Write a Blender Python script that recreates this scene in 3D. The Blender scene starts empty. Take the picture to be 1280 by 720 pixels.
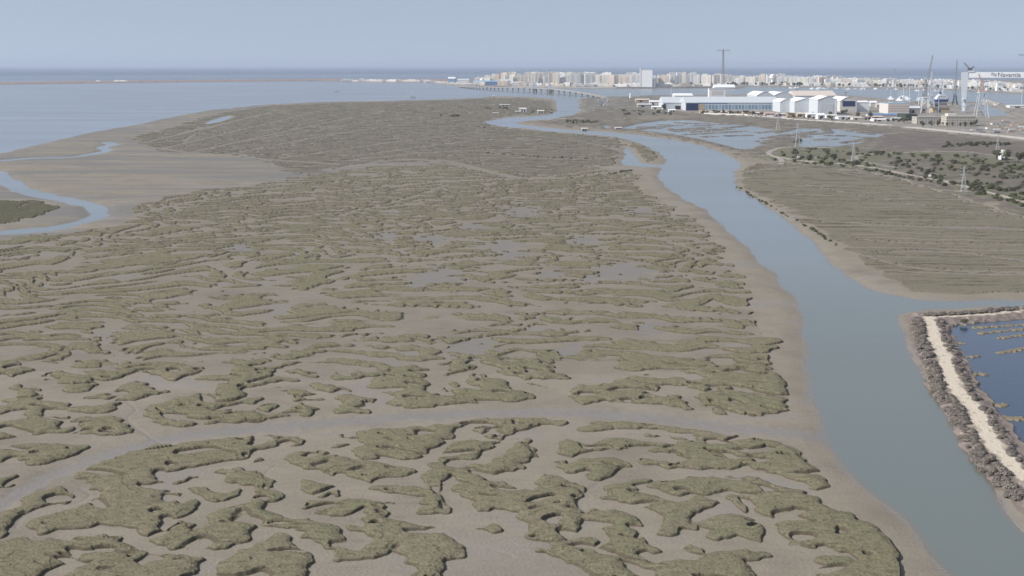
QUALITY = 1.0
import bpy, math, random
import numpy as np
from mathutils import Vector

random.seed(11)
rng = np.random.default_rng(7)
scene = bpy.context.scene
C = scene.collection

# ------------------------------------------------------------------ camera geometry
H = 115.0                     # drone height above the water, metres
FPX = 2000.0                  # focal length in photo pixels (1280 wide): a moderate telephoto
PITCH = math.atan((360 - 82) / FPX)
SP, CP = math.sin(PITCH), math.cos(PITCH)

def depth_at(py, z=0.0):
    v = (360.0 - py) / FPX
    return (H - z) / (SP - v * CP)

def Gw(px, py, z=0.0):
    """world point on the level z that the photograph shows at (px, py)"""
    v = (360.0 - py) / FPX
    t = (H - z) / (SP - v * CP)
    return ((px - 640.0) / FPX * t, (CP + v * SP) * t)

def to_px(X, Y):
    zc = Y * CP + H * SP
    return 640 + FPX * X / zc, 360 - FPX * (Y * SP - H * CP) / zc

# the survey map is kept in its own plan coordinates (world plan, shortened along the view axis)
FM = 865.0
PM = math.atan((360 - 82) / FM); SM, CM = math.sin(PM), math.cos(PM)
def G(px, py, z=0.0):
    v = (360.0 - py) / FM
    t = H / (SM - v * CM)
    return ((px - 640.0) / FM * t, (CM + v * SM) * t)

cam_d = bpy.data.cameras.new('camera')
cam_d.sensor_width = 36.0
cam_d.lens = 36.0 * FPX / 1280.0
cam_d.clip_start = 1.0
cam_d.clip_end = 900000.0
cam = bpy.data.objects.new('camera', cam_d)
C.objects.link(cam)
cam.location = (0, 0, H)
cam.rotation_euler = (math.pi / 2 - PITCH, 0, 0)
scene.camera = cam

# ------------------------------------------------------------------ render settings
scene.view_settings.view_transform = 'Standard'
scene.view_settings.look = 'None'
scene.view_settings.gamma = 1.0
scene.view_settings.exposure = EXPOSURE = 0.72
scene.render.engine = 'CYCLES'
scene.cycles.use_denoising = True
scene.cycles.max_bounces = 5
scene.cycles.diffuse_bounces = 2
scene.cycles.glossy_bounces = 2
scene.cycles.volume_bounces = 1
scene.cycles.caustics_reflective = False
scene.cycles.caustics_refractive = False

# ------------------------------------------------------------------ daylight
SUN_AZ, SUN_EL = math.radians(-104), math.radians(38)
world = bpy.data.worlds.new('World')
scene.world = world
world.use_nodes = True
nt = world.node_tree
bg = nt.nodes['Background']
sky = nt.nodes.new('ShaderNodeTexSky')
sky.sky_type = 'NISHITA'
sky.sun_disc = False
sky.sun_elevation = SUN_EL
sky.sun_rotation = SUN_AZ % (2 * math.pi)
sky.air_density = 1.0
sky.dust_density = 0.0
sky.ozone_density = 2.5
sky.altitude = 100
hs = nt.nodes.new('ShaderNodeHueSaturation')
hs.inputs['Saturation'].default_value = 0.52
# the haze near the ground evens the sky out: look a little higher up for every direction
tcw = nt.nodes.new('ShaderNodeTexCoord')
vma = nt.nodes.new('ShaderNodeVectorMath'); vma.operation = 'MULTIPLY_ADD'
vma.inputs[1].default_value = (1, 1, .8); vma.inputs[2].default_value = (0, 0, .25)
nt.links.new(tcw.outputs['Generated'], vma.inputs[0])
vmn = nt.nodes.new('ShaderNodeVectorMath'); vmn.operation = 'NORMALIZE'
nt.links.new(vma.outputs[0], vmn.inputs[0]); nt.links.new(vmn.outputs[0], sky.inputs['Vector'])
nt.links.new(sky.outputs[0], hs.inputs['Color'])
nt.links.new(hs.outputs[0], bg.inputs['Color'])
bg.inputs['Strength'].default_value = 0.084
sd = bpy.data.lights.new('sun', 'SUN')
sd.energy = 2.9
sd.angle = math.radians(1.2)
sd.color = (1.0, 0.95, 0.88)
sun = bpy.data.objects.new('sun', sd)
C.objects.link(sun)
svec = Vector((math.cos(SUN_EL) * math.sin(SUN_AZ), math.cos(SUN_EL) * math.cos(SUN_AZ), math.sin(SUN_EL)))
sun.rotation_euler = svec.to_track_quat('Z', 'Y').to_euler()
sun.location = (0, 0, 300)

# ------------------------------------------------------------------ noise rasters (periodic, band limited)
def bandnoise(n, tile, lam, bw=0.35, seed=0, aniso=1.0):
    r = np.random.default_rng(seed)
    w = r.standard_normal((n, n))
    f = np.fft.fft2(w)
    fx = np.fft.fftfreq(n, tile / n)[None, :] * aniso
    fy = np.fft.fftfreq(n, tile / n)[:, None]
    k = np.sqrt(fx ** 2 + fy ** 2) + 1e-9
    g = np.exp(-(np.log(k * lam) ** 2) / (2 * bw ** 2))
    o = np.real(np.fft.ifft2(f * g))
    return ((o - o.mean()) / o.std()).astype(np.float32), tile

def samp(ras, x, y):
    a, tile = ras
    n = a.shape[0]
    u = (x / tile * n) % n
    v = (y / tile * n) % n
    i = np.floor(u).astype(np.int64); j = np.floor(v).astype(np.int64)
    fu = (u - i).astype(np.float32); fv = (v - j).astype(np.float32)
    i %= n; j %= n
    i1 = (i + 1) % n; j1 = (j + 1) % n
    return (a[j, i] * (1 - fu) + a[j, i1] * fu) * (1 - fv) + (a[j1, i] * (1 - fu) + a[j1, i1] * fu) * fv

N_ISL = bandnoise(1024, 640, 13.0, 0.30, 1)
N_ISL2 = bandnoise(1024, 640, 6.0, 0.35, 2)
N_STR = bandnoise(1024, 400, 2.6, 0.5, 21)
N_FINE = bandnoise(1024, 300, 1.6, 0.5, 3)
N_TUFT = bandnoise(1024, 200, 0.9, 0.4, 13)
N_MID = bandnoise(512, 1200, 40.0, 0.5, 4)
N_BIG = bandnoise(512, 5000, 180.0, 0.6, 5)
N_WX = bandnoise(512, 1000, 60.0, 0.5, 6)
N_WY = bandnoise(512, 1000, 60.0, 0.5, 8)
N_EDGE = bandnoise(1024, 400, 4.0, 0.5, 9)

def sstep(a, b, x):
    t = np.clip((x - a) / (b - a), 0, 1)
    return t * t * (3 - 2 * t)

# ------------------------------------------------------------------ map drawing (photo pixels -> plan)
def pip(poly, x, y):
    """even-odd test of arrays x, y (any shape) against poly"""
    poly = np.asarray(poly, float)
    out = np.zeros(x.shape, bool)
    m = (x >= poly[:, 0].min()) & (x <= poly[:, 0].max()) & (y >= poly[:, 1].min()) & (y <= poly[:, 1].max())
    if not m.any():
        return out
    xs, ys = x[m], y[m]
    r = np.zeros(xs.shape, bool)
    n = len(poly)
    for i in range(n):
        x0, y0 = poly[i]; x1, y1 = poly[(i + 1) % n]
        if y0 == y1:
            continue
        c = ((y0 > ys) != (y1 > ys)) & (xs < (x1 - x0) * (ys - y0) / (y1 - y0) + x0)
        r ^= c
    out[m] = r
    return out

def wpoly(pts, ox=0, oy=0, s=1.0):
    return np.array([G(ox + a / s, min(oy + b / s, 1100)) for a, b in pts])

def stroke_d(pts, x, y, lim):
    """distance of arrays to a world polyline (inf beyond lim)"""
    out = np.full(x.shape, 1e9, np.float32)
    ax = [p[0] for p in pts]; ay = [p[1] for p in pts]
    sel = (x > min(ax) - lim) & (x < max(ax) + lim) & (y > min(ay) - lim) & (y < max(ay) + lim)
    xa, ya = x[sel], y[sel]
    d = np.full(xa.shape, 1e9, np.float32)
    for (x0, y0), (x1, y1) in zip(pts[:-1], pts[1:]):
        m = (xa > min(x0, x1) - lim) & (xa < max(x0, x1) + lim) & (ya > min(y0, y1) - lim) & (ya < max(y0, y1) + lim)
        m = np.flatnonzero(m)
        if not m.size:
            continue
        xs, ys = xa[m], ya[m]
        dx, dy = x1 - x0, y1 - y0
        t = np.clip(((xs - x0) * dx + (ys - y0) * dy) / (dx * dx + dy * dy + 1e-9), 0, 1)
        dd = np.hypot(xs - x0 - t * dx, ys - y0 - t * dy)
        d[m] = np.minimum(d[m], dd)
    out[sel] = d
    return out

def smooth_line(pts, n=6):
    p = [np.array(q, float) for q in pts]
    out = []
    for i in range(len(p) - 1):
        p0 = p[max(i - 1, 0)]; p1 = p[i]; p2 = p[i + 1]; p3 = p[min(i + 2, len(p) - 1)]
        for k in range(n):
            t = k / n
            out.append(0.5 * ((2 * p1) + (-p0 + p2) * t + (2 * p0 - 5 * p1 + 4 * p2 - p3) * t * t + (-p0 + 3 * p1 - 3 * p2 + p3) * t ** 3))
    out.append(p[-1])
    return out

def spoly(pts, n=4):
    p = list(pts)
    q = smooth_line([p[-1]] + p + [p[0], p[1]], n)
    return q[n:-n - 1]

def blur(a, s):
    ky = np.fft.fftfreq(a.shape[0])[:, None]; kx = np.fft.rfftfreq(a.shape[1])[None, :]
    g = np.exp(-2 * (math.pi * s) ** 2 * (kx ** 2 + ky ** 2))
    return np.fft.irfft2(np.fft.rfft2(a) * g, a.shape).astype(np.float32)

class Raster:
    def __init__(s, x0, x1, y0, y1, c):
        s.x0, s.y0, s.c = x0, y0, c
        s.nx, s.ny = int((x1 - x0) / c), int((y1 - y0) / c)
        s.X, s.Y = np.meshgrid(x0 + (np.arange(s.nx) + .5) * c, y0 + (np.arange(s.ny) + .5) * c)
        s.a = np.zeros((s.ny, s.nx), np.float32)
    def fill(s, wp, val):
        wp = np.asarray(wp)
        i0 = max(0, int((wp[:, 0].min() - s.x0) / s.c)); i1 = min(s.nx, int((wp[:, 0].max() - s.x0) / s.c) + 2)
        j0 = max(0, int((wp[:, 1].min() - s.y0) / s.c)); j1 = min(s.ny, int((wp[:, 1].max() - s.y0) / s.c) + 2)
        if i1 <= i0 or j1 <= j0:
            return
        m = pip(wp, s.X[j0:j1, i0:i1], s.Y[j0:j1, i0:i1])
        s.a[j0:j1, i0:i1][m] = val
    def line(s, wp, w, val):
        xs = [p[0] for p in wp]; ys = [p[1] for p in wp]
        i0 = max(0, int((min(xs) - w - s.x0) / s.c)); i1 = min(s.nx, int((max(xs) + w - s.x0) / s.c) + 2)
        j0 = max(0, int((min(ys) - w - s.y0) / s.c)); j1 = min(s.ny, int((max(ys) + w - s.y0) / s.c) + 2)
        if i1 <= i0 or j1 <= j0:
            return
        d = stroke_d(wp, s.X[j0:j1, i0:i1], s.Y[j0:j1, i0:i1], w)
        s.a[j0:j1, i0:i1][d < w / 2] = val
    def get(s, x, y, outside=0.0):
        u = np.clip((x - s.x0) / s.c - .5, 0, s.nx - 1.001); v = np.clip((y - s.y0) / s.c - .5, 0, s.ny - 1.001)
        i = u.astype(np.int64); j = v.astype(np.int64); fu = u - i; fv = v - j
        r = (s.a[j, i] * (1 - fu) + s.a[j, i + 1] * fu) * (1 - fv) + (s.a[j + 1, i] * (1 - fu) + s.a[j + 1, i + 1] * fu) * fv
        ins = (x >= s.x0) & (x <= s.x0 + s.nx * s.c) & (y >= s.y0) & (y <= s.y0 + s.ny * s.c)
        return np.where(ins, r, outside).astype(np.float32), ins
# ------------------------------------------------------------------ the map: land and water
# 1 = land, 0 = water; drawn in this order
LAND = []   # (kind, world polygon / line, width, value)
def L(v, pts, smooth=True):
    w = [G(*p) for p in (spoly(pts) if smooth else pts)]
    LAND.append(('f', w, 0, v))
def LL(v, pts, wid, sm=True):
    LAND.append(('l', [G(*p) for p in (smooth_line(pts, 4) if sm else pts)], wid, v))

# marsh peninsula up to the bay shore
L(1, [(-900, 194), (-200, 204), (0, 192), (60, 178), (110, 166), (170, 156), (200, 149), (260, 138), (330, 131), (400, 127.5), (480, 126),
      (560, 124), (600, 122), (610, 120.3), (660, 121), (691, 123.5), (700, 128), (730, 140), (900, 150), (1700, 180), (2600, 400), (3000, 1000), (640, 1090), (-2000, 1000)], False)
# right shore and shipyard
L(1, [(727, 139), (722, 127), (728, 123.5), (745, 122), (765, 121), (790, 121.3), (805, 119.5), (850, 119.5), (880, 118.7), (980, 118.3), (1045, 118.6), (1090, 121.5), (1108, 124.5), (1125, 127),
      (1190, 127.5), (1230, 127.3), (1240, 127.2), (1262, 132), (1290, 134), (1800, 150), (1900, 200), (900, 170)], False)
L(0, [(1224, 132.5), (1238, 132), (1262, 143), (1256, 145.5), (1231, 145.5), (1226, 139)], False)        # dock
L(0, [(1190, 128.5), (1213, 128.5), (1216, 137), (1206, 139), (1203, 133)], False)
L(0, [(1140, 122), (1190, 122), (1190, 128), (1141, 127)], False)
# city spit and the thin sand bar on the left
L(1, [(400, 100.8), (440, 102.4), (500, 102.9), (530, 103), (555, 105.5), (575, 108.4), (600, 108.6), (640, 108.8), (700, 110.2), (770, 111), (850, 110.7), (890, 110.2),
      (925, 108.5), (1000, 109.3), (1100, 110.6), (1200, 113.2), (1280, 117.5), (1500, 125), (1500, 103), (1100, 98.5), (900, 98), (700, 98.6), (600, 99), (500, 99.4), (400, 99.6)], False)
L(1, [(885, 111.3), (895, 109), (928, 108.6), (926, 110.6), (905, 111.6)], False)
LL(1, [(-400, 107.4), (0, 105.0), (200, 102.4), (400, 100.4)], 350, False)
LL(1, [(60, 104.0), (130, 102.9), (170, 102.6)], 330, False)
# main river
RIV_L = [(1230, 760), (1195, 722), (1150, 680), (1103, 632), (1062, 590), (1035, 550), (1018, 500), (1008, 450), (1003, 405), (988, 365), (950, 325), (915, 290), (880, 262), (850, 246),
         (829, 231), (822, 217), (832, 206), (834, 200), (822, 190), (800, 179), (770, 171), (727, 167.2), (685, 164), (665, 161), (634, 159), (609, 154.4), (607.5, 152.2), (634, 147),
         (667, 145.5), (687, 143.5), (697, 139), (696, 127), (689, 121)]
RIV_R = [(724, 121), (724, 128), (728, 137), (716, 144), (687, 149.5), (670, 149.8), (648, 152.3), (646, 155), (677, 159), (715, 162.6), (750, 164.2), (800, 169), (850, 176), (880, 183), (905, 192),
         (925, 203), (927, 209), (917, 216), (921, 235), (945, 249), (975, 270), (1005, 295), (1032, 320), (1057, 345), (1082, 360), (1112, 369), (1150, 375.5), (1200, 377), (1290, 374.5), (1450, 370),
         (1450, 380), (1290, 383), (1190, 386), (1120, 390), (1123, 410), (1136, 440), (1156, 480), (1182, 520), (1212, 565), (1242, 610), (1272, 650), (1300, 690), (1360, 760)]
L(0, RIV_L + RIV_R, False)
# side inlet beside the mud bar
L(0, [(779, 184.5), (784, 183.5), (789, 190), (797, 198), (801, 205), (830, 206.3), (832, 208.8), (800, 208.6), (777, 206), (780, 194)], False)
# creek meander on the left
L(0, [(-60, 205), (0, 213), (17, 222), (39, 236), (68, 243), (97, 249), (124, 256), (135, 264), (132, 271), (109, 279.5), (78, 287.5), (39, 291.5), (0, 293.5), (-80, 297),
      (-80, 291), (0, 288.5), (39, 285.5), (78, 281), (105, 273), (113, 265.5), (101, 257.5), (74, 252.5), (39, 245.5), (12, 237.5), (0, 231), (-60, 222)], True)
LL(0, [(-60, 203), (0, 201), (40, 197.5), (85, 197), (115, 192.5), (136, 188), (126, 184.5), (142, 180.5), (130, 178)], 13)
L(0, [(256, 154.5), (270, 149), (285, 145), (289, 146.5), (278, 151), (262, 155)], True)
LL(0, [(150, 155.5), (200, 157.5), (235, 156.5)], 9)
# salt pans on the right with their dykes
L(0, [(775, 160), (800, 154.5), (830, 150.8), (860, 150), (880, 152.5), (930, 156.5), (972, 163), (962, 170), (1000, 160.5), (1040, 161), (1105, 168), (1096, 172.5), (1075, 173.5), (1078, 178), (1050, 183),
      (1004, 184.5), (996, 180), (1000, 172), (960, 178), (940, 185), (928, 187.5), (912, 183.5), (880, 175), (845, 168.5), (805, 163.5)], False)
L(0, [(752, 157), (760, 156.5), (764, 160.5), (758, 161)], False)
DYKES = ([(800, 159), (828, 159)], [(792, 162), (815, 160.5), (838, 161.5)], [(840, 163), (885, 159)], [(868, 165.5), (915, 161.5)], [(825, 156), (850, 157)], [(858, 168.5), (930, 164)],
          [(905, 160), (940, 157)], [(890, 155), (910, 156)], [(845, 153.5), (870, 154.5)], [(950, 177), (987, 173.5)], [(955, 173), (984, 171)], [(965, 171), (1020, 164.5)], [(988, 170), (1040, 166)],
          [(1035, 169.5), (1060, 170), (1100, 173)], [(1055, 178.5), (1075, 175), (1092, 173)], [(880, 171), (893, 170.5)], [(1030, 160), (1036, 165)], [(1062, 164), (1090, 168)])
POND = [(1184, 417), (1190, 409), (1215, 404), (1250, 400), (1290, 397), (1500, 392), (1700, 560), (1340, 600), (1285, 560), (1262, 533), (1242, 508), (1228, 490), (1218, 472), (1204, 455), (1190, 440)]

RN = Raster(-1500, 1500, 90, 1950, 2.0)
RF = Raster(-9000, 9000, 1700, 9500, 9.0)
def ras_jitter(x, y, a):
    return x + a * samp(N_MID, x, y), y + a * samp(N_MID, x + 333, y + 777)
for R_, amp in ((RN, 1.4), (RF, 10.0)):
    X0, Y0 = R_.X.copy(), R_.Y.copy()
    R_.X, R_.Y = ras_jitter(X0, Y0, amp)
    for kind, w, wid, v in LAND:
        if kind == 'f': R_.fill(w, v)
        else: R_.line(w, wid, v)
    R_.X, R_.Y = X0, Y0
RN.a = blur(RN.a, 2.6)
RF.a = blur(RF.a, 0.8)

# ------------------------------------------------------------------ the map: vegetated islands of the near marsh
VEG = []
def V(t, pts, v=1):
    VEG.append((np.array([G(t[0] + a / t[2], t[1] + b / t[2]) for a, b in pts]), v))
Q0 = (0, 440, 5.12); Q1 = (250, 440, 5.12); Q2 = (500, 440, 5.12); Q3 = (740, 430, 4.267)
P = (0, 500, 3.048); R = (380, 500, 3.048); U = (760, 500, 2.4615); W = (750, 600, 3.2)
V(Q0, [(-60, 75), (80, 80), (150, 110), (225, 130), (150, 150), (80, 180), (0, 165), (-60, 165)])
V(Q0, [(225, 180), (300, 155), (380, 140), (480, 145), (560, 150), (650, 140), (750, 145), (750, 90), (830, 80), (900, 85), (1050, 85), (1150, 100), (1290, 110), (1290, 150), (1180, 170), (1100, 210), (1050, 175),
       (960, 155), (900, 140), (860, 150), (780, 180), (660, 205), (580, 180), (620, 230), (560, 270), (470, 280), (410, 265), (440, 230), (370, 205), (420, 175), (340, 190), (260, 185)])
V(Q0, [(440, 110), (480, 90), (480, 50), (560, 35), (650, 45), (780, 20), (900, 15), (960, 10), (1040, 40), (960, 60), (900, 70), (820, 45), (690, 50), (690, 75), (610, 85), (650, 110), (560, 120)])
V(Q0, [(90, -10), (800, -10), (640, 15), (500, 15), (400, 30), (400, 70), (380, 95), (300, 90), (240, 65), (160, 60), (110, 25)])
V(Q0, [(1070, 80), (1180, 50), (1240, 65), (1190, 80)])
V(Q0, [(40, 250), (130, 225), (160, 250), (260, 258), (235, 290), (310, 312), (200, 330), (330, 340), (450, 350), (420, 375), (540, 375), (650, 370), (720, 340), (790, 310), (800, 285), (740, 255), (860, 205), (930, 210),
       (960, 250), (1105, 268), (1000, 295), (880, 320), (780, 345), (740, 385), (700, 410), (560, 410), (420, 395), (270, 385), (270, 425), (240, 440), (160, 430), (160, 390), (100, 395), (0, 420), (-60, 420), (-60, 380),
       (40, 370), (45, 330), (130, 290), (110, 260)])
V(Q0, [(525, 318), (640, 290), (730, 285), (740, 300), (690, 325), (640, 310)])
V(Q0, [(-60, 490), (100, 460), (260, 440), (460, 430), (400, 470), (350, 500), (480, 512), (440, 530), (350, 540), (260, 545), (150, 545), (0, 590), (-60, 600)])
V(Q0, [(470, 470), (560, 440), (720, 435), (800, 480), (870, 535), (740, 555), (600, 550), (450, 545), (540, 510)])
V(Q1, [(-360, 400), (-320, 370), (-180, 330), (0, 290), (130, 290), (100, 250), (120, 215), (60, 190), (-20, 195), (-20, 175), (80, 180), (150, 175), (220, 150), (210, 110), (150, 70),
       (220, 65), (340, 75), (440, 60), (390, 90), (320, 105), (340, 125), (480, 115), (560, 90), (700, 65), (840, 60), (900, 60), (1050, 80), (1160, 95), (1290, 130), (1290, 165), (1150, 130), (1050, 105), (900, 90), (840, 85),
       (720, 90), (640, 85), (530, 110), (490, 130), (450, 180), (530, 180), (640, 205), (600, 215), (540, 200), (440, 215), (560, 240), (640, 260), (730, 295), (830, 330), (720, 325), (600, 330),
       (650, 355), (760, 375), (710, 420), (500, 435), (370, 465), (180, 470), (0, 485), (-170, 500), (-270, 470), (-340, 430)])
V(Q1, [(0, 390), (150, 378), (240, 345), (330, 350), (420, 322), (390, 312), (300, 330), (290, 300), (310, 285), (235, 262), (300, 245), (400, 232), (500, 242), (570, 268), (595, 310), (590, 335), (620, 352), (590, 380), (560, 405),
       (420, 425), (330, 400), (200, 395), (60, 400)], 0)
V(Q1, [(370, 385), (430, 355), (510, 360), (480, 390), (430, 408)])
V(Q1, [(500, 155), (560, 135), (640, 130), (700, 150), (770, 155), (740, 180), (690, 175), (600, 155)])
V(Q1, [(850, 190), (870, 155), (950, 155), (1000, 135), (1050, 155), (1200, 150), (1290, 140), (1290, 170), (1150, 165), (1030, 190), (900, 195)])
V(Q1, [(690, 220), (760, 220), (850, 240), (930, 245), (970, 265), (940, 290), (1000, 310), (1130, 320), (1060, 360), (1080, 385), (1120, 400), (1000, 410), (860, 405), (910, 370), (900, 330), (820, 295), (850, 280), (740, 255)])
V(Q1, [(1070, 230), (1100, 205), (1150, 185), (1290, 180), (1290, 240), (1230, 250), (1100, 250)])
V(Q1, [(1160, 265), (1300, 285), (1300, 370), (1200, 355), (1280, 330), (1230, 295)])
V(Q1, [(560, 50), (640, 35), (700, 45), (640, 60)])
V(Q2, [(-20, 130), (60, 105), (80, 90), (100, 120), (210, 130), (160, 155), (150, 190), (190, 225), (160, 250), (180, 290), (300, 295), (270, 255), (400, 255), (560, 270), (720, 265), (820, 285), (875, 300), (860, 320),
       (780, 330), (640, 335), (480, 345), (330, 350), (200, 370), (60, 378), (-20, 370)])
V(Q2, [(300, 215), (380, 210), (390, 240), (340, 235)])
V(Q2, [(415, 195), (480, 160), (540, 160), (560, 190), (690, 200), (700, 240), (720, 270), (620, 275), (500, 240), (440, 225)])
V(Q2, [(195, 15), (300, 5), (440, 25), (540, 55), (640, 60), (700, 45), (860, 40), (960, 65), (980, 90), (960, 100), (1000, 150), (1120, 180), (1040, 195), (930, 190), (890, 200), (820, 190), (830, 215), (990, 255), (940, 250),
       (820, 225), (790, 185), (700, 165), (640, 150), (600, 125), (500, 90), (430, 85), (500, 105), (510, 120), (380, 145), (300, 170), (280, 160), (330, 130), (320, 105), (210, 90), (320, 85), (320, 55), (230, 40)])
V(Q2, [(770, 0), (860, 0), (980, 0), (1070, 45), (980, 45), (880, 15)])
V(Q3, [(-110, 280), (-130, 255), (-60, 235), (0, 240), (100, 220), (240, 180), (340, 180), (350, 200), (430, 205), (460, 190), (520, 215), (620, 200), (500, 160), (380, 150), (240, 155), (110, 145), (150, 110), (160, 80), (100, 70),
       (0, 80), (0, 60), (60, 55), (200, 70), (280, 60), (220, 40), (190, 20), (300, 0), (500, -20), (900, -40), (940, 0), (960, 60), (960, 90), (970, 125), (930, 130), (960, 160), (1030, 210), (1045, 300), (1030, 370), (900, 400),
       (740, 400), (640, 380), (590, 335), (600, 320), (520, 315), (540, 340), (560, 375), (420, 345), (240, 335), (60, 315), (-40, 335), (-90, 320)])
V(Q3, [(360, 240), (420, 230), (500, 240), (590, 270), (560, 300), (590, 330), (550, 350), (480, 310), (440, 290), (340, 290), (260, 290), (340, 265)], 0)
V(Q3, [(700, 95), (730, 100), (760, 115), (940, 118), (940, 124), (740, 124), (700, 135), (660, 130), (670, 110)], 0)
# below the cross creek
V(P, [(-60, 250), (-60, 215), (60, 185), (150, 180), (250, 185), (355, 188), (300, 215), (240, 240), (180, 255), (130, 262), (90, 245), (60, 235), (0, 245)])
V(P, [(-60, 345), (-60, 315), (0, 310), (70, 303), (45, 335), (20, 347)])
V(P, [(-60, 470), (0, 450), (60, 420), (110, 385), (170, 365), (230, 350), (290, 385), (270, 405), (230, 410), (150, 425), (80, 455), (40, 490), (30, 530), (0, 545), (-60, 560)])
V(P, [(-60, 570), (80, 550), (200, 545), (300, 545), (400, 530), (455, 540), (470, 570), (540, 590), (480, 605), (480, 640), (500, 615), (535, 592), (570, 600), (620, 610), (700, 620), (760, 620), (800, 622), (755, 640), (745, 760), (-60, 760)])
V(P, [(210, 600), (290, 605), (350, 630), (340, 645), (280, 660), (240, 720), (120, 720), (180, 665), (310, 630), (210, 610)], 0)
V(P, [(500, 640), (540, 625), (560, 600), (530, 595), (600, 610), (570, 660), (540, 640)], 0)
V(P, [(275, 315), (310, 285), (380, 255), (450, 230), (520, 205), (600, 185), (760, 175), (900, 155), (1050, 148), (1170, 170), (1160, 182), (1050, 190), (960, 210), (940, 235), (840, 250), (700, 275), (600, 295), (590, 325), (640, 330),
      (700, 320), (720, 300), (800, 310), (745, 308), (690, 332), (580, 335), (520, 345), (620, 365), (780, 345), (800, 355), (780, 365), (850, 370), (920, 350), (915, 385), (840, 400), (760, 375), (700, 375), (600, 375), (640, 410),
      (690, 395), (740, 390), (775, 430), (700, 455), (640, 470), (600, 490), (610, 520), (700, 475), (735, 490), (720, 520), (770, 515), (780, 470), (840, 430), (860, 470), (900, 470), (960, 500), (960, 545), (860, 585),
      (720, 575), (640, 580), (560, 545), (530, 510), (460, 500), (380, 490), (250, 510), (150, 525), (110, 505), (130, 475), (200, 450), (300, 430), (370, 410), (380, 370), (340, 330), (290, 325)])
V(P, [(820, 285), (900, 275), (1000, 295), (1045, 325), (1030, 350), (1010, 330), (1000, 350), (1095, 385), (1040, 400), (1000, 435), (1060, 460), (1150, 470), (1260, 490), (1300, 520), (1330, 590), (1250, 585), (1180, 540), (1100, 495),
      (1000, 505), (900, 460), (850, 480), (840, 430), (950, 415), (980, 380), (985, 350), (940, 330), (880, 335), (860, 305)])
V(P, [(980, 265), (985, 240), (1015, 235), (1000, 258)])
V(P, [(850, 630), (900, 600), (1000, 560), (1040, 530), (1120, 525), (1130, 555), (1090, 555), (1150, 590), (1190, 610), (1190, 640), (1150, 760), (840, 760), (820, 650)])
V(R, [(115, 145), (300, 125), (500, 115), (640, 90), (800, 80), (1020, 92), (1000, 108), (900, 103), (850, 125), (810, 130), (760, 165), (690, 155), (635, 130), (740, 100), (650, 100), (600, 110), (545, 140), (580, 155), (540, 165), (500, 190),
      (450, 230), (380, 240), (220, 235), (185, 200), (260, 190), (200, 160)])
V(R, [(105, 185), (180, 178), (160, 190), (115, 195)])
V(R, [(0, 215), (60, 210), (150, 235), (200, 250), (290, 250), (350, 270), (440, 285), (400, 300), (310, 310), (260, 320), (240, 345), (400, 345), (450, 365), (480, 350), (450, 310), (500, 280), (460, 255), (520, 255), (510, 230), (560, 180),
      (640, 165), (700, 175), (760, 170), (720, 195), (670, 215), (670, 240), (600, 240), (550, 240), (530, 260), (600, 275), (720, 255), (740, 235), (800, 190), (820, 160), (865, 165), (860, 200), (900, 220), (1000, 240), (980, 260),
      (940, 240), (880, 235), (820, 260), (840, 285), (760, 280), (740, 285), (770, 300), (700, 320), (680, 325), (760, 335), (850, 360), (870, 375), (900, 330), (905, 300), (960, 310), (1080, 345), (1075, 380), (1030, 395), (1045, 420),
      (1060, 480), (1030, 520), (970, 515), (990, 545), (1100, 545), (1110, 560), (1060, 585), (1100, 600), (1200, 590), (1300, 540), (1300, 600), (1200, 610), (1150, 620), (1100, 640), (1090, 670), (1080, 690), (1060, 660), (980, 620),
      (870, 600), (900, 590), (960, 590), (930, 560), (810, 535), (850, 515), (870, 505), (830, 470), (800, 440), (740, 430), (680, 450), (640, 435), (650, 405), (570, 370), (580, 345), (640, 345), (600, 320), (550, 300), (500, 340),
      (540, 325), (520, 360), (530, 410), (565, 435), (540, 450), (430, 445), (460, 420), (460, 385), (400, 370), (320, 365), (235, 360), (240, 340), (230, 315), (150, 300), (80, 290), (0, 270), (-90, 245), (-80, 230)])
V(R, [(680, 505), (740, 492), (765, 515), (720, 522)])
V(R, [(0, 320), (80, 340), (135, 345), (140, 370), (150, 380), (90, 375), (55, 390), (40, 385), (-20, 350)])
V(R, [(-70, 435), (0, 400), (100, 400), (200, 400), (355, 408), (310, 430), (230, 430), (200, 445), (100, 460), (60, 440), (0, 430)])
V(R, [(165, 485), (240, 460), (235, 430), (300, 430), (320, 470), (440, 490), (500, 500), (570, 550), (620, 590), (610, 625), (540, 630), (530, 650), (560, 760), (380, 760), (420, 650), (380, 620), (330, 590), (260, 620), (180, 635), (110, 635),
      (110, 595), (200, 575), (270, 560), (240, 520), (180, 500)])
V(U, [(-95, 108), (-50, 80), (60, 78), (200, 92), (330, 115), (480, 130), (590, 165), (650, 240), (690, 288), (650, 288), (580, 260), (500, 235), (430, 215), (300, 225), (190, 222), (110, 212), (90, 195), (180, 203), (260, 200), (230, 180),
      (120, 165), (-20, 163), (-100, 182), (-150, 195), (-160, 165), (-140, 128), (-60, 150), (0, 130), (120, 140), (200, 150), (230, 135), (120, 120), (105, 115), (200, 125), (280, 140), (260, 112), (150, 100), (30, 100), (-60, 108)])
V(U, [(275, 132), (340, 138), (450, 160), (430, 165), (340, 152)], 0)
V(U, [(400, 184), (370, 176), (300, 170), (380, 195), (490, 196), (500, 188)], 0)
V(R, [(950, 265), (1010, 260), (1120, 235), (1200, 235), (1245, 265), (1180, 295), (1120, 318), (1060, 300), (1000, 285)])
V(U, [(60, 268), (120, 252), (130, 262), (80, 275)])
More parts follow.
